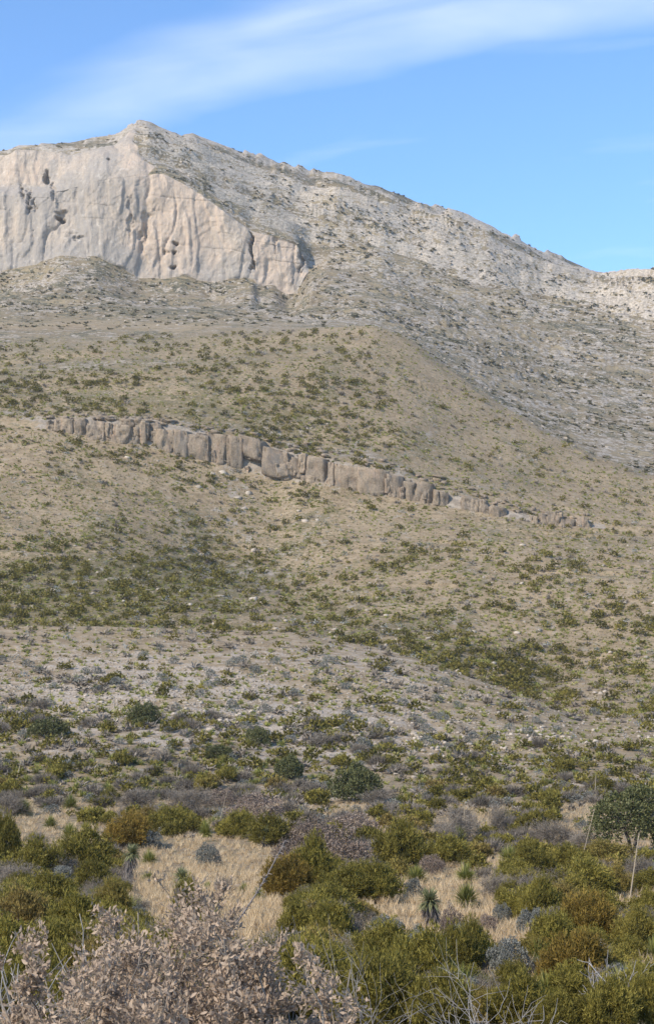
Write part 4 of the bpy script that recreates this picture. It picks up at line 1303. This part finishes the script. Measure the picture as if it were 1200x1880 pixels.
# ------------------------------------------------------------------ yuccas with trunks
def yucca(x, base, th, head_r, lean, label):
    g, _ = ground_at(x, base)
    m = g[1] / F
    o = link('yucca', None); o.location = g
    tag(o, label, 'yucca', 'yuccas with trunks')
    mb = MB()
    H = th * m; lx = lean * m
    n = 7
    pts = [(lx * (i / n) ** 1.2, 0, H * i / n - .05) for i in range(n + 1)]
    mb.tube(pts, [.15 + .03 * sin(i * 2.1) for i in range(n + 1)], 8, .35)
    link('trunk', mb.mesh('trunk', M['bark'], True), o)
    n = 420
    t_ = R.uniform(.05, 1, n); a = R.uniform(0, 2 * pi, n)
    p = np.stack([lx * t_ ** 1.2 + .15 * np.cos(a), .15 * np.sin(a), H * t_], 1)
    d = unit(np.stack([np.cos(a) * .55, np.sin(a) * .55, -np.ones(n)], 1) + .15 * R.randn(n, 3))
    mb = MB(); mb.blades(p, d, .30, .035, np.clip(.35 + .25 * R.randn(n), 0, 1))
    link('dead_leaves', mb.mesh('dead_leaves', M['darkstalk']), o)['kind'] = 'stuff'
    ro = rosette_mb(R, 300, head_r * m * 1.3, .045, -.55, .12); V, T, c = ro.arrays(); V += np.array([lx, 0, H])
    mb = MB(); mb.add(V, T, c)
    link('leaf_rosette', mb.mesh('leaf_rosette', M['yucca']), o)['kind'] = 'stuff'
    TAKEN.append((x, base - th / 2, 14, th / 2 + 10, False))


yucca(234, 1636, 66, 17, 14, 'yucca with a thick dark leaning trunk at the left of the straw clearing')
yucca(790, 1704, 46, 22, -5, 'upright yucca with drooping grey-green head in the right-hand clearing')
yucca(334, 1628, 16, 18, 4, 'short stubby yucca low in the straw clearing')
yucca(487, 1556, 24, 12, 2, 'pale green yucca head in front of the rounded juniper')


# ------------------------------------------------------------------ dry flower stalks
def stalk(x0, y0, x1, y1, r, mat, label, dD=0.0, fuzz=False, bend=0.0):
    g, _ = ground_at(x0, y0)
    m = g[1] / F
    o = link('flower_stalk', None); o.location = g
    dx, dz = (x1 - x0) * m, (y0 - y1) * m
    top = np.array([dx, dD, dz])
    pts = [top * t + np.array([bend * m * sin(pi * t), 0, 0]) for t in np.linspace(0, 1, 7)]
    mb = MB(); mb.tube(pts, np.linspace(r, r * .45, 7), 6, .6)
    link('stem', mb.mesh('stem', M[mat]), o)
    n = 130 if fuzz else 60
    t_ = R.uniform(.45 if not fuzz else .1, 1, n)
    p = np.stack([np.interp(t_, np.linspace(0, 1, 7), [q[k] for q in pts]) for k in range(3)], 1)
    mb = MB(); mb.blades(p, unit(R.randn(n, 3) + unit(top) * .8), .16 if fuzz else .07, .03, np.clip(.5 + .2 * R.randn(n), 0, 1))
    link('dry_pods', mb.mesh('dry_pods', M[mat]), o)['kind'] = 'stuff'
    tag(o, label, 'flower stalk', 'dry flower stalks')


stalk(404, 1518, 419, 1455, .03, 'stalk', 'pale leaning dry stalk above the upper edge of the straw clearing')
stalk(1144, 1660, 1164, 1536, .034, 'stalk', 'tall tan stalk standing before the leafy tree')
stalk(1057, 1590, 1084, 1490, .026, 'stalk', 'white stalk leaning beside the leafy tree')
stalk(404, 1742, 522, 1560, .028, 'darkstalk', 'long dark leaning stalk reaching across the straw clearing', 1.5, True, 8)
stalk(1085, 1462, 1088, 1425, .05, 'stalk', 'thin stalk above the top of the leafy tree')
stalk(236, 1512, 235, 1486, .03, 'stalk', 'short white stalk above the rusty juniper')
stalk(86, 1352, 92, 1322, .06, 'stalk', 'thin stalk before the wide dark bush at the knoll foot')
stalk(258, 1326, 261, 1300, .06, 'stalk', 'thin stalk before the dark bush in the rubble')
stalk(37, 1432, 45, 1396, .05, 'stalk', 'pale stalk on the brushy flat below the knoll, nearest the frame edge')
stalk(966, 1520, 970, 1492, .04, 'stalk', 'short stalk beside the small rounded bush on the grassy bank')
stalk(1116, 1617, 1121, 1600, .03, 'stalk', 'short white stub among junipers below the leafy tree')
stalk(326, 1440, 330, 1400, .04, 'stalk', 'thin grey stalk on the brushy flat below the knoll centre')
stalk(847, 1510, 850, 1472, .035, 'stalk', 'thin stalk rising from the grey thicket')
stalk(888, 1252, 893, 1236, .07, 'stalk', 'small stalk on the crest of the knoll near the draw')


# ------------------------------------------------------------------ dead branching shrubs close by
def dead_shrub(x, D, top_y, w, label, mat='deadwood', n0=7, seed=0, r0=.022, foot=None):
    """a bare bleached shrub D metres away whose top shows at top_y"""
    rs = np.random.RandomState(seed)
    j = np.clip(np.searchsorted(PX, x), 1, NC - 1)
    zg = float(np.interp(D, GD[:, j][:cum[6]], P[:cum[6], j, 2]))
    h = (1250 - top_y) * D / F - zg
    lv, tips = branching(rs, n0, 3, h, .8 * w * D / F / h, r0, (3, 3, 3), .2, 4, (.55, .4, .25))
    tips = fit_height(lv, tips, h)
    o = link('dead_shrub', None); o.location = ((x - 600) * D / F, D, zg)
    tag(o, label, 'dead shrub', 'bleached dead shrubs')
    for nm, mb in zip(('stems', 'branches', 'twigs'), lv):
        link(nm, mb.mesh(nm, M[mat], True), o)['kind'] = 'stuff'


dead_shrub(28, 15, 1712, 130, 'bare silvery branches reaching in beside the dry oak sprays', seed=5, n0=8, r0=.018)
dead_shrub(30, 12, 1800, 150, 'low bleached branches at the bottom corner under the silvery ones', seed=6, n0=6, r0=.013)
dead_shrub(875, 20, 1760, 70, 'bare pale forked branches at the bottom edge among yellow-green junipers', seed=7, n0=8, r0=.011)
dead_shrub(636, 17, 1722, 110, 'bare grey branches beside the right edge of the dry oak', seed=24, n0=7, r0=.007)
dead_shrub(480, 20, 1704, 80, 'thin dark twigs between the two dry oak crowns', 'twig', seed=9, n0=6, r0=.011)
dead_shrub(1112, 30, 1752, 110, 'bleached fallen branches on the rusty juniper', seed=10, n0=8, r0=.03)
dead_shrub(905, 19, 1830, 70, 'fine white twigs low at the bottom edge', seed=11, n0=9, r0=.01)

# ------------------------------------------------------------------ the dry-leaved oaks right in front
leaf_meshes = []
for s in range(6):
    rs = np.random.RandomState(40 + s)
    L, wd = 1.0, rs.uniform(.36, .48)
    curl = rs.uniform(-.25, .35); fold = rs.uniform(.08, .22)
    V, prof = [], [(0, .06), (.25, .8), (.55, 1.0), (.82, .62)]
    for t, k in prof:
        z = curl * t * t
        V += [(-wd / 2 * k, t * L, z + fold * k * wd), (0, t * L, z), (wd / 2 * k, t * L, z + fold * k * wd)]
    V.append((0, L, curl))
    T = []
    for i in range(3):
        a = i * 3
        T += [(a, a + 1, a + 4), (a, a + 4, a + 3), (a + 1, a + 2, a + 5), (a + 1, a + 5, a + 4)]
    T += [(9, 10, 12), (10, 11, 12)]
    V = np.array(V); tint = np.clip(.30 + .5 * rs.rand() + .15 * np.array([abs(v[0]) for v in V]) / wd, 0, 1)
    leaf_meshes.append((tri_mesh('leaf', V, np.array(T), M['oakleaf'], tint, True), V, np.array(T), tint))


def dry_oak(x, D, top_y, w, label, seed, n0=11, n_single=300, height=None, dens=8):
    rs = np.random.RandomState(seed)
    j = np.clip(np.searchsorted(PX, x), 1, NC - 1)
    zg = float(np.interp(D, GD[:, j][:cum[6]], P[:cum[6], j, 2]))
    h = (1250 - top_y) * D / F - zg
    if height:
        zg += h - height; h = height
    rr = w * D / F
    lv, tips = branching(rs, n0, 4, h, 1.0 * rr / h, .0095, (4, 4, 3), .13, 4, (.66, .95 * rr / h, .6 * rr / h, .34 * rr / h))
    tips = fit_height(lv, tips, h)
    o = link('oak_bush', None); o.location = ((x - 600) * D / F, D, zg)
    tag(o, label, 'bush', 'dry-leaved oaks in front')
    for nm, mb in zip(('stems', 'branches', 'twigs', 'twig_tips'), lv):
        link(nm, mb.mesh(nm, M['twig'], True), o)['kind'] = 'stuff'
    place = []
    for p, d in tips:
        for q in range(rs.randint(dens - 3, dens + 3)):
            dr = unit(d + .75 * rs.randn(3) + np.array([0, 0, .25]))
            b = p - d * rs.uniform(0, .12) + .018 * rs.randn(3)
            sz = rs.uniform(.026, .056)
            up = unit(np.cross(np.cross(dr, rs.randn(3)), dr))
            place.append((b, dr, up, sz, rs.randint(6)))
    # leaves that show largest and highest are single objects, the rest one part
    key = np.array([-(b[1]) * .6 + b[2] + .6 * rs.rand() for b, *_ in place])
    order = np.argsort(-key)
    mb = MB()
    for r_, i in enumerate(order):
        b, dr, up, sz, k = place[i]
        xax = np.cross(dr, up)
        Rm = np.stack([xax, dr, up], 1)
        if r_ < n_single:
            c = link('leaf', leaf_meshes[k][0], o)
            Mx = Matrix.Identity(4)
            for a_ in range(3):
                for b_ in range(3):
                    Mx[a_][b_] = Rm[a_, b_] * sz
                Mx[a_][3] = b[a_]
            c.matrix_local = Mx
        else:
            mb.add((leaf_meshes[k][1][[1, 6, 12, 8, 7]] * sz) @ Rm.T + b, [[0, 4, 1], [1, 4, 2], [0, 3, 4], [4, 3, 2]], leaf_meshes[k][3][[1, 6, 12, 8, 7]])
    if mb.n:
        link('leaves', mb.mesh('leaves', M['oakleaf'], True), o)['kind'] = 'stuff'


dry_oak(285, 12.0, 1642, 66, 'tallest dry oak with tan leaves, its spray rising highest', 71, 11)
dry_oak(222, 11.8, 1688, 50, 'dry oak just lower than the tallest one, on its silvery-branch side', 78, 9, 200)
dry_oak(350, 11.8, 1686, 50, 'dry oak of medium height touching the clearing side of the tallest one', 77, 9, 200)
dry_oak(160, 11.5, 1728, 42, 'slim dry tan-leaved oak between the tallest ones and the silvery branches', 72, 7, 200)
dry_oak(412, 11.4, 1744, 46, 'small dry oak under the foot of the dark leaning stalk', 83, 8, 200)
dry_oak(592, 11.2, 1718, 36, 'upright thin dry oak spray beside the yellow-green junipers', 93, 7, 200)
dry_oak(500, 11.0, 1790, 70, 'wide low dry oak below the thin dark twigs', 79, 9, 250)
dry_oak(360, 10.8, 1764, 80, 'low dry oak filling the bottom edge below the medium one', 74, 11, 300)
dry_oak(245, 10.8, 1752, 84, 'low dry oak at the bottom edge right below the tallest one', 80, 12, 250)
dry_oak(140, 10.8, 1800, 56, 'low dry oak at the bottom edge below the slim one', 81, 9, 200)
dry_oak(596, 10.6, 1806, 56, 'low dry oak at the bottom edge beside the olive junipers', 76, 9, 200)


# ------------------------------------------------------------------ scattered brush on the flat, the knoll and the slopes
def in_taken(x, y, w, h):
    """would a plant with its foot at (x, y) stand in, or hide, one that is already placed"""
    for tx, ty, rx, ry, soft in TAKEN:
        ox = min(x + w / 2, tx + rx) - max(x - w / 2, tx - rx); oy = min(y, ty + ry) - max(y - h, ty - ry)
        if ox > 0 and oy > 0:
            a = ox * oy
            if a > (.8 if soft else .45) * w * h or a > ((.45 if soft else .15) if y > ty + ry else .8) * 4 * rx * ry:
                return True
    return False


CLEAR = [(230, 1536, 500, 1600), (270, 1590, 470, 1720), (380, 1640, 530, 1745), (690, 1640, 815, 1705), (30, 1510, 150, 1560), (815, 1620, 920, 1690), (1120, 1640, 1200, 1680)]


def in_clear(x, y, w, h):
    for a, b, c, d in CLEAR:
        ox = min(x + w / 2, c) - max(x - w / 2, a); oy = min(y, d) - max(y - h, b)
        if ox > 0 and oy > 0 and ox * oy > .2 * w * h:
            return True
    return False


# screen area of every visible surface cell sets how many plants it may get
cellA = np.abs((PXf[:-1, 1:] - PXf[:-1, :-1]) * (PYf[1:, :-1] - PYf[:-1, :-1])) * VIS[1:, :-1] * (PYf[1:, :-1] < PYf[:-1, :-1])
cx = PXf[:-1, :-1]; cy = PYf[:-1, :-1]; ct = TT[:-1, :-1]; cX = X[:-1, :-1]; cY = Y[:-1, :-1]; cZ = Z[:-1, :-1]
cellA = cellA * (cx > -600) * (cx < 1800)
clump = fbm(cX / 16, cY / 16, 0 * cX, 2, 80) + .3 * GREEN[:-1, :-1] - .09; clump2 = fbm(cX / 5, cY / 5, 0 * cX, 2, 81)
gb = gband[:-1, :-1]; steep_c = steep[:-1, :-1]; wl_c = wall[:-1, :-1]; kn_c = kn[:-1, :-1]
zA = win(2.5, 6.3, .15, ct); zF = win(6.1, 7.6, .25, ct); zK = win(7.5, 9.15, .2, ct); zC = win(9.2, 13.0, .12, ct); zD = win(14.0, 17.6, .12, ct); zM = (ct > 18.0) * (wl_c < .3) * 1.0
cxr = sstep(560, 800, cx)
loC = win(1020, 1330, 60, cy) * cxr


def gen(dens, wlo, whi, power=1.0):
    """random spots: dens is plants per 100 x 100 px of view; returns positions, widths in metres, photo px, zone"""
    w = (cellA * dens / 1e4)
    n = R.poisson(w.sum())
    ii = R.choice(w.size, n, p=(w / w.sum()).ravel())
    r, c = np.unravel_index(ii, w.shape)
    a = R.rand(n)[:, None]; b = R.rand(n)[:, None]
    p = P[r, c] * (1 - a) * (1 - b) + P[r, c + 1] * a * (1 - b) + P[r + 1, c] * (1 - a) * b + P[r + 1, c + 1] * a * b
    wd = wlo + (whi - wlo) * R.rand(n) ** power
    return p, wd, T_ROW[r]


cp = np.clip
SC_ = {}
zA2 = win(4.9, 6.3, .2, ct)
zL = win(12.65, 13.05, .1, ct) + win(13.95, 14.9, .1, ct) * 1.0
SC_['juniper_shrub'] = [
    gen(zL * 46 * sstep(-.3, .3, clump2), .7, 2.0, 1.4),
    gen(zA * 19 + zF * (24 + 12 * (cx > 800)), .8, 2.0, 1.4),
    gen(zK * (7 + 12 * sstep(0, .4, clump)), .8, 2.2, 1.5), gen(win(8.8, 9.8, .12, ct) * 16, .8, 2.0, 1.5),
    gen(zC * (gb * 85 + loC * 46 * sstep(-.6, .3, clump) + 34 * sstep(-.4, .5, clump + .6 * clump2)), .8, 2.8, 1.6),
    gen(zD * (26 * sstep(-.4, .4, clump + .5 * clump2) + 90 * (1 - cxr) * sstep(-.6, .3, clump)), .9, 3.0, 1.7)]
SC_['bare_shrub'] = [
    gen(zL * 36 * sstep(-.3, .3, clump2), .8, 2.4, 1.4),
    gen(zA * 16 * (ct > 2.9) + zA2 * 14 + zF * 26, 1.0, 2.8, 1.3),
    gen(zK * (6 + 58 * sstep(-.05, .4, clump)), .9, 3.2, 1.3), gen(win(8.75, 9.6, .12, ct) * 16, .9, 2.6, 1.3),
    gen(zC * (8 + 12 * gb + 8 * loC), 1.0, 3.2, 1.4), gen(zD * (7 + 26 * (1 - cxr) * sstep(-.3, .4, clump)), 1.0, 3.6, 1.4)]
SC_['sotol'] = [
    gen(zA * 7 + zF * 55, .8, 1.5), gen(zK * 75 * sstep(-.8, .2, clump2 + .2), .75, 1.3), gen(zC * 420 * sstep(-.7, .4, clump2), .5, 1.6, 1.5), gen(zD * 420 * sstep(-.7, .4, clump2), .5, 1.8, 1.5)]
SC_['silver_shrub'] = [gen(zA * 7 + zF * 8, .6, 1.3), gen(zK * 6, .8, 1.8), gen(zC * 5, .8, 2.0), gen(zD * 5, 1, 2.2)]
SC_['rock'] = [gen(zF * 30 * sstep(.1, .35, clump), .25, .7, 2), gen(zK * (200 + 560 * sstep(-.3, .2, clump2)) * (.25 + .75 * win(1215, 1430, 40, cy)), .2, .85, 2.4), gen(zC * 40 + zD * 40, .4, 1.5, 3)]

ORD = ['first', 'second', 'third', 'fourth', 'fifth', 'sixth', 'seventh', 'eighth', 'ninth', 'tenth', 'eleventh', 'twelfth', 'thirteenth', 'fourteenth', 'fifteenth', 'sixteenth', 'seventeenth', 'eighteenth', 'nineteenth', 'twentieth']


def nth(i):
    if i < 20:
        return ORD[i]
    return ['twenty', 'thirty', 'forty', 'fifty', 'sixty'][(i // 10) - 2] + ('-' + ORD[i % 10 - 1] if i % 10 else '-odd') if i < 70 else 'far'


def zone_of(t, y):
    if t < 3.3: return 'by the bottom edge'
    if t < 3.9: return 'among the nearest brush'
    if t < 4.8: return 'around the straw clearings'
    if t < 6.3: return 'behind the straw clearings'
    if t < 7.5: return 'on the brushy flat'
    if t < 8.1: return 'at the knoll foot'
    if t < 8.6: return 'midway up the pale knoll'
    if t < 9.2: return 'along the knoll top'
    if t < 11.0: return 'in the green draw'
    if t < 12.0: return 'low on the hillside'
    if t < 12.6: return 'midway up the hillside'
    if t < 14: return 'just under the ledge'
    if t < 15.6: return 'just above the ledge'
    if t < 16.5: return 'midway up the hill'
    return 'near the hill crest'


COLS = [(150, 'below the cliff edge'), (330, 'below the summit'), (480, 'below the cliff caves'), (640, 'below the cliff end'), (800, 'below the hill crest'), (960, 'below the bare ridge'), (1100, 'below the sloping skyline'), (9999, 'below the saddle')]
STUFF_NAME = {'juniper_shrub': ('far_shrubs', 'juniper'), 'bare_shrub': ('far_thicket', 'twig'), 'sotol': ('far_sotols', 'sotol'), 'silver_shrub': ('far_silver_shrubs', 'silver'), 'rock': ('rubble', 'rock')}
LIMIT = {'juniper_shrub': 250, 'bare_shrub': 270, 'sotol': 275, 'silver_shrub': 200, 'rock': 290}
LO = {}
for s in range(5):
    rs = np.random.RandomState(700 + s)
    LO.setdefault('juniper_shrub', []).append(juniper_mb(rs, 46, .38, .29, 7, 1.1, 2).arrays())
    mb = MB(); n = 34
    u = unit(rs.randn(n, 3)); u[:, 2] = np.abs(u[:, 2])
    mb.blades(u * rs.uniform(.1, .5, (n, 1)), unit(u + .4 * rs.randn(n, 3)), .55, .22, np.clip(.4 + .2 * rs.randn(n), 0, 1))
    LO.setdefault('bare_shrub', []).append(mb.arrays())
    mb = MB(); n = 15
    u = unit(rs.randn(n, 3)); u[:, 2] = np.abs(u[:, 2])
    mb.blades(u * .05, u, .95, .36, np.clip(.5 + .22 * rs.randn(n), 0, 1))
    LO.setdefault('sotol', []).append(mb.arrays())
    LO.setdefault('silver_shrub', []).append(leafy_mb(rs, 26, .45, .3, 6, 1.1).arrays())
    V, T = hull_rock(rs, 1, .85, .6, 9)
    LO.setdefault('rock', []).append((V, T, np.full(len(V), .5, np.float32)))
    mb = MB(); n = 7
    u = unit(rs.randn(n, 3)); u[:, 2] = np.abs(u[:, 2])
    mb.blades(u * .08, u, .95, .45, np.clip(.5 + .25 * rs.randn(n), 0, 1))
    LO.setdefault('tuft', []).append(mb.arrays())
    mb = MB(); n = 12
    u = unit(rs.randn(n, 3)); u[:, 2] = np.abs(u[:, 2])
    mb.blades(u * rs.uniform(.05, .4, (n, 1)), unit(u + .4 * rs.randn(n, 3)), .8, .6, np.clip(.5 + .22 * rs.randn(n), 0, 1))
    LO.setdefault('far', []).append(mb.arrays())


def scatter_mesh(name, mat, lo, p, wd, hs, label, var=.22):
    """many far plants joined into one mesh"""
    Vs, Ts, Cs, n = [], [], [], 0
    k = R.randint(0, len(lo), len(p)); an = R.uniform(0, 2 * pi, len(p)); tv = R.randn(len(p)) * var
    for v in range(len(lo)):
        s = k == v
        if not s.any():
            continue
        V, T, c = lo[v]
        ca, sa = np.cos(an[s])[:, None], np.sin(an[s])[:, None]
        x = (V[None, :, 0] * ca - V[None, :, 1] * sa) * (wd[s] / 2)[:, None]
        y = (V[None, :, 0] * sa + V[None, :, 1] * ca) * (wd[s] / 2)[:, None]
        z = V[None, :, 2] * (wd[s] / 2 * hs)[:, None]
        W = np.stack([x, y, z], -1) + p[s][:, None, :]
        m = s.sum()
        Vs.append(W.reshape(-1, 3)); Ts.append((T[None] + (np.arange(m) * len(V))[:, None, None]).reshape(-1, 3) + n)
        Cs.append(np.clip(c[None] + tv[s][:, None], 0, 1).ravel()); n += m * len(V)
    me = tri_mesh(name, np.concatenate(Vs), np.concatenate(Ts), mat, np.concatenate(Cs))
    o = link(name, me)
    tag(o, label, None, None, 'stuff')
    return o


for kind, sets in SC_.items():
    p = np.concatenate([s[0] for s in sets]); wd = np.concatenate([s[1] for s in sets]); t = np.concatenate([s[2] for s in sets])
    x, y = project(p)
    hs = {'juniper_shrub': .62, 'bare_shrub': .55, 'sotol': .55, 'silver_shrub': .6, 'rock': .5}[kind]
    keep = np.array([not (tt < 7.0 and (in_clear(a, b, w_ * F / d_, w_ * hs * F / d_) or (180 < a < 420 and b - w_ * hs * F / d_ > 1770) or in_taken(a, b, w_ * F / d_, w_ * hs * F / d_))) for a, b, tt, w_, d_ in zip(x, y, t, wd, p[:, 1])])
    p, wd, t, x, y = p[keep], wd[keep], t[keep], x[keep], y[keep]
    big = wd / p[:, 1]
    inview = (x > -5) & (x < 1205) & (y < 1875)
    order = np.argsort(-(big * inview))
    n_ind = min(LIMIT[kind], int(inview.sum()))
    ind, rest = order[:n_ind], order[n_ind:]
    cells = {}
    for i in ind:
        cells.setdefault((zone_of(t[i], y[i]), next(n for lim, n in COLS if x[i] < lim)), []).append(i)
    for (zn, cn), mem in cells.items():
        mem.sort(key=lambda i: x[i])
        for r_, i in enumerate(mem):
            size = 'large ' if big[i] > 0.011 else 'small ' if big[i] < 0.006 else ''
            pos = nth(r_) + ' from left, ' if len(mem) > 1 else 'only one '
            lab = f'{size}{LOOK[kind]}, {pos}{zn} {cn}'
            lod = 'hi' if p[i, 1] < 75 else 'mid'
            if kind == 'rock':
                o = put(kind, 'hi', p[i] + np.array([0, 0, wd[i] * .12]), wd[i], wd[i] * .65, lab)
            else:
                put(kind, lod, p[i] - np.array([0, 0, .06]), wd[i], wd[i] * hs, lab)
    nm, mt = STUFF_NAME[kind]
    rest = rest[p[rest, 1] > 78]
    if len(rest):
        scatter_mesh(nm, M[mt], LO[kind], p[rest], wd[rest], {'juniper_shrub': .85, 'bare_shrub': .8, 'sotol': .9, 'silver_shrub': .9, 'rock': 1.0}[kind], LOOK[kind].split(',')[0] + 's too far off to tell apart, spread over the slopes')
    print('COUNT', kind, len(ind), len(rest))

# brush on the mountain itself
pm, wm, tm = gen(zM * (330 * sstep(-.5, .4, clump + .6 * clump2) * (1 - .6 * sstep(.35, .8, steep_c))), 1.0, 4.4, 2.0)
scatter_mesh('mountain_brush', M['farbrush'], LO['far'], pm - np.array([0, 0, .2]), wm, .6, 'sparse dark brush growing over the rocky mountain slopes', .3)
pk, wk, tk = gen(zM * 60 * sstep(-.2, .3, clump2), .8, 3.6, 2.2)
scatter_mesh('scree', M['rock'], LO['rock'], pk - np.array([0, 0, .2]), wk, .8, 'pale loose blocks lying over the mountain slopes')
# low tufts on the slopes
pt, wtf, ttf = gen((zC + zD) * 270 + zK * 60 + zF * 40, .35, .95, 1.4)
scatter_mesh('grass_tufts', M['tuft'], LO['tuft'], pt, wtf, 1.0, 'tufts of dry straw grass scattered on the slopes', .25)

# ------------------------------------------------------------------ dry grass of the clearings
gm = []
for s in range(6):
    rs = np.random.RandomState(820 + s)
    mb = MB(); n = 16
    a = rs.uniform(0, 2 * pi, n)
    d = unit(np.stack([.45 * np.cos(a), .45 * np.sin(a), np.ones(n)], 1) + .15 * rs.randn(n, 3))
    mb.blades(np.stack([.3 * np.cos(a), .3 * np.sin(a), 0 * a], 1) * rs.rand(n, 1), d, rs.uniform(.9, 1.7, n), .085, np.clip(.5 + .25 * rs.randn(n), 0, 1))
    gm.append(mb.arrays())
rowsG = (cY > 33) & (ct < 6.2)
wG = rowsG * np.gradient(GD, axis=0)[:-1, :-1] * np.gradient(GX, axis=1)[:-1, :-1] * (cx > -700) * (cx < 1900) * (.3 + .7 * (cx > -80) * (cx < 1280)) / np.maximum(cY, 20) ** 1.1
ii = R.choice(wG.size, 21000, p=(wG / wG.sum()).ravel())
r, c = np.unravel_index(ii, wG.shape)
a = R.rand(len(r))[:, None]; b = R.rand(len(r))[:, None]
pg = P[r, c] * (1 - a) * (1 - b) + P[r, c + 1] * a * (1 - b) + P[r + 1, c] * (1 - a) * b + P[r + 1, c + 1] * a * b
scatter_mesh('grass', M['straw'], gm, pg, R.uniform(.3, .62, len(pg)), 1.0, 'dry straw grass covering the clearings between the shrubs', .2)

# ------------------------------------------------------------------ air
HAZE = True
if HAZE:
    bm = bmesh.new(); bmesh.ops.create_cube(bm, size=1)
    me = bpy.data.meshes.new('haze'); bm.to_mesh(me); bm.free()
    hz = bpy.data.materials.new('haze'); hz.use_nodes = True
    nt = hz.node_tree; nt.nodes.clear()
    pv = nt.nodes.new('ShaderNodeVolumePrincipled')
    pv.inputs['Color'].default_value = (0.88, 0.93, 1.0, 1)
    pv.inputs['Density'].default_value = 0.00009
    pv.inputs['Anisotropy'].default_value = 0.2
    ou = nt.nodes.new('ShaderNodeOutputMaterial')
    nt.links.new(pv.outputs[0], ou.inputs['Volume'])
    me.materials.append(hz)
    o = link('haze', me)
    zt = float(P[..., 2].max()) + 12
    o.scale = (6020, 6020, zt + 42)
    o.location = (0, 1500, (zt - 42) / 2)
    o['kind'] = 'stuff'; o['label'] = 'thin bluish haze in front of the far mountain'
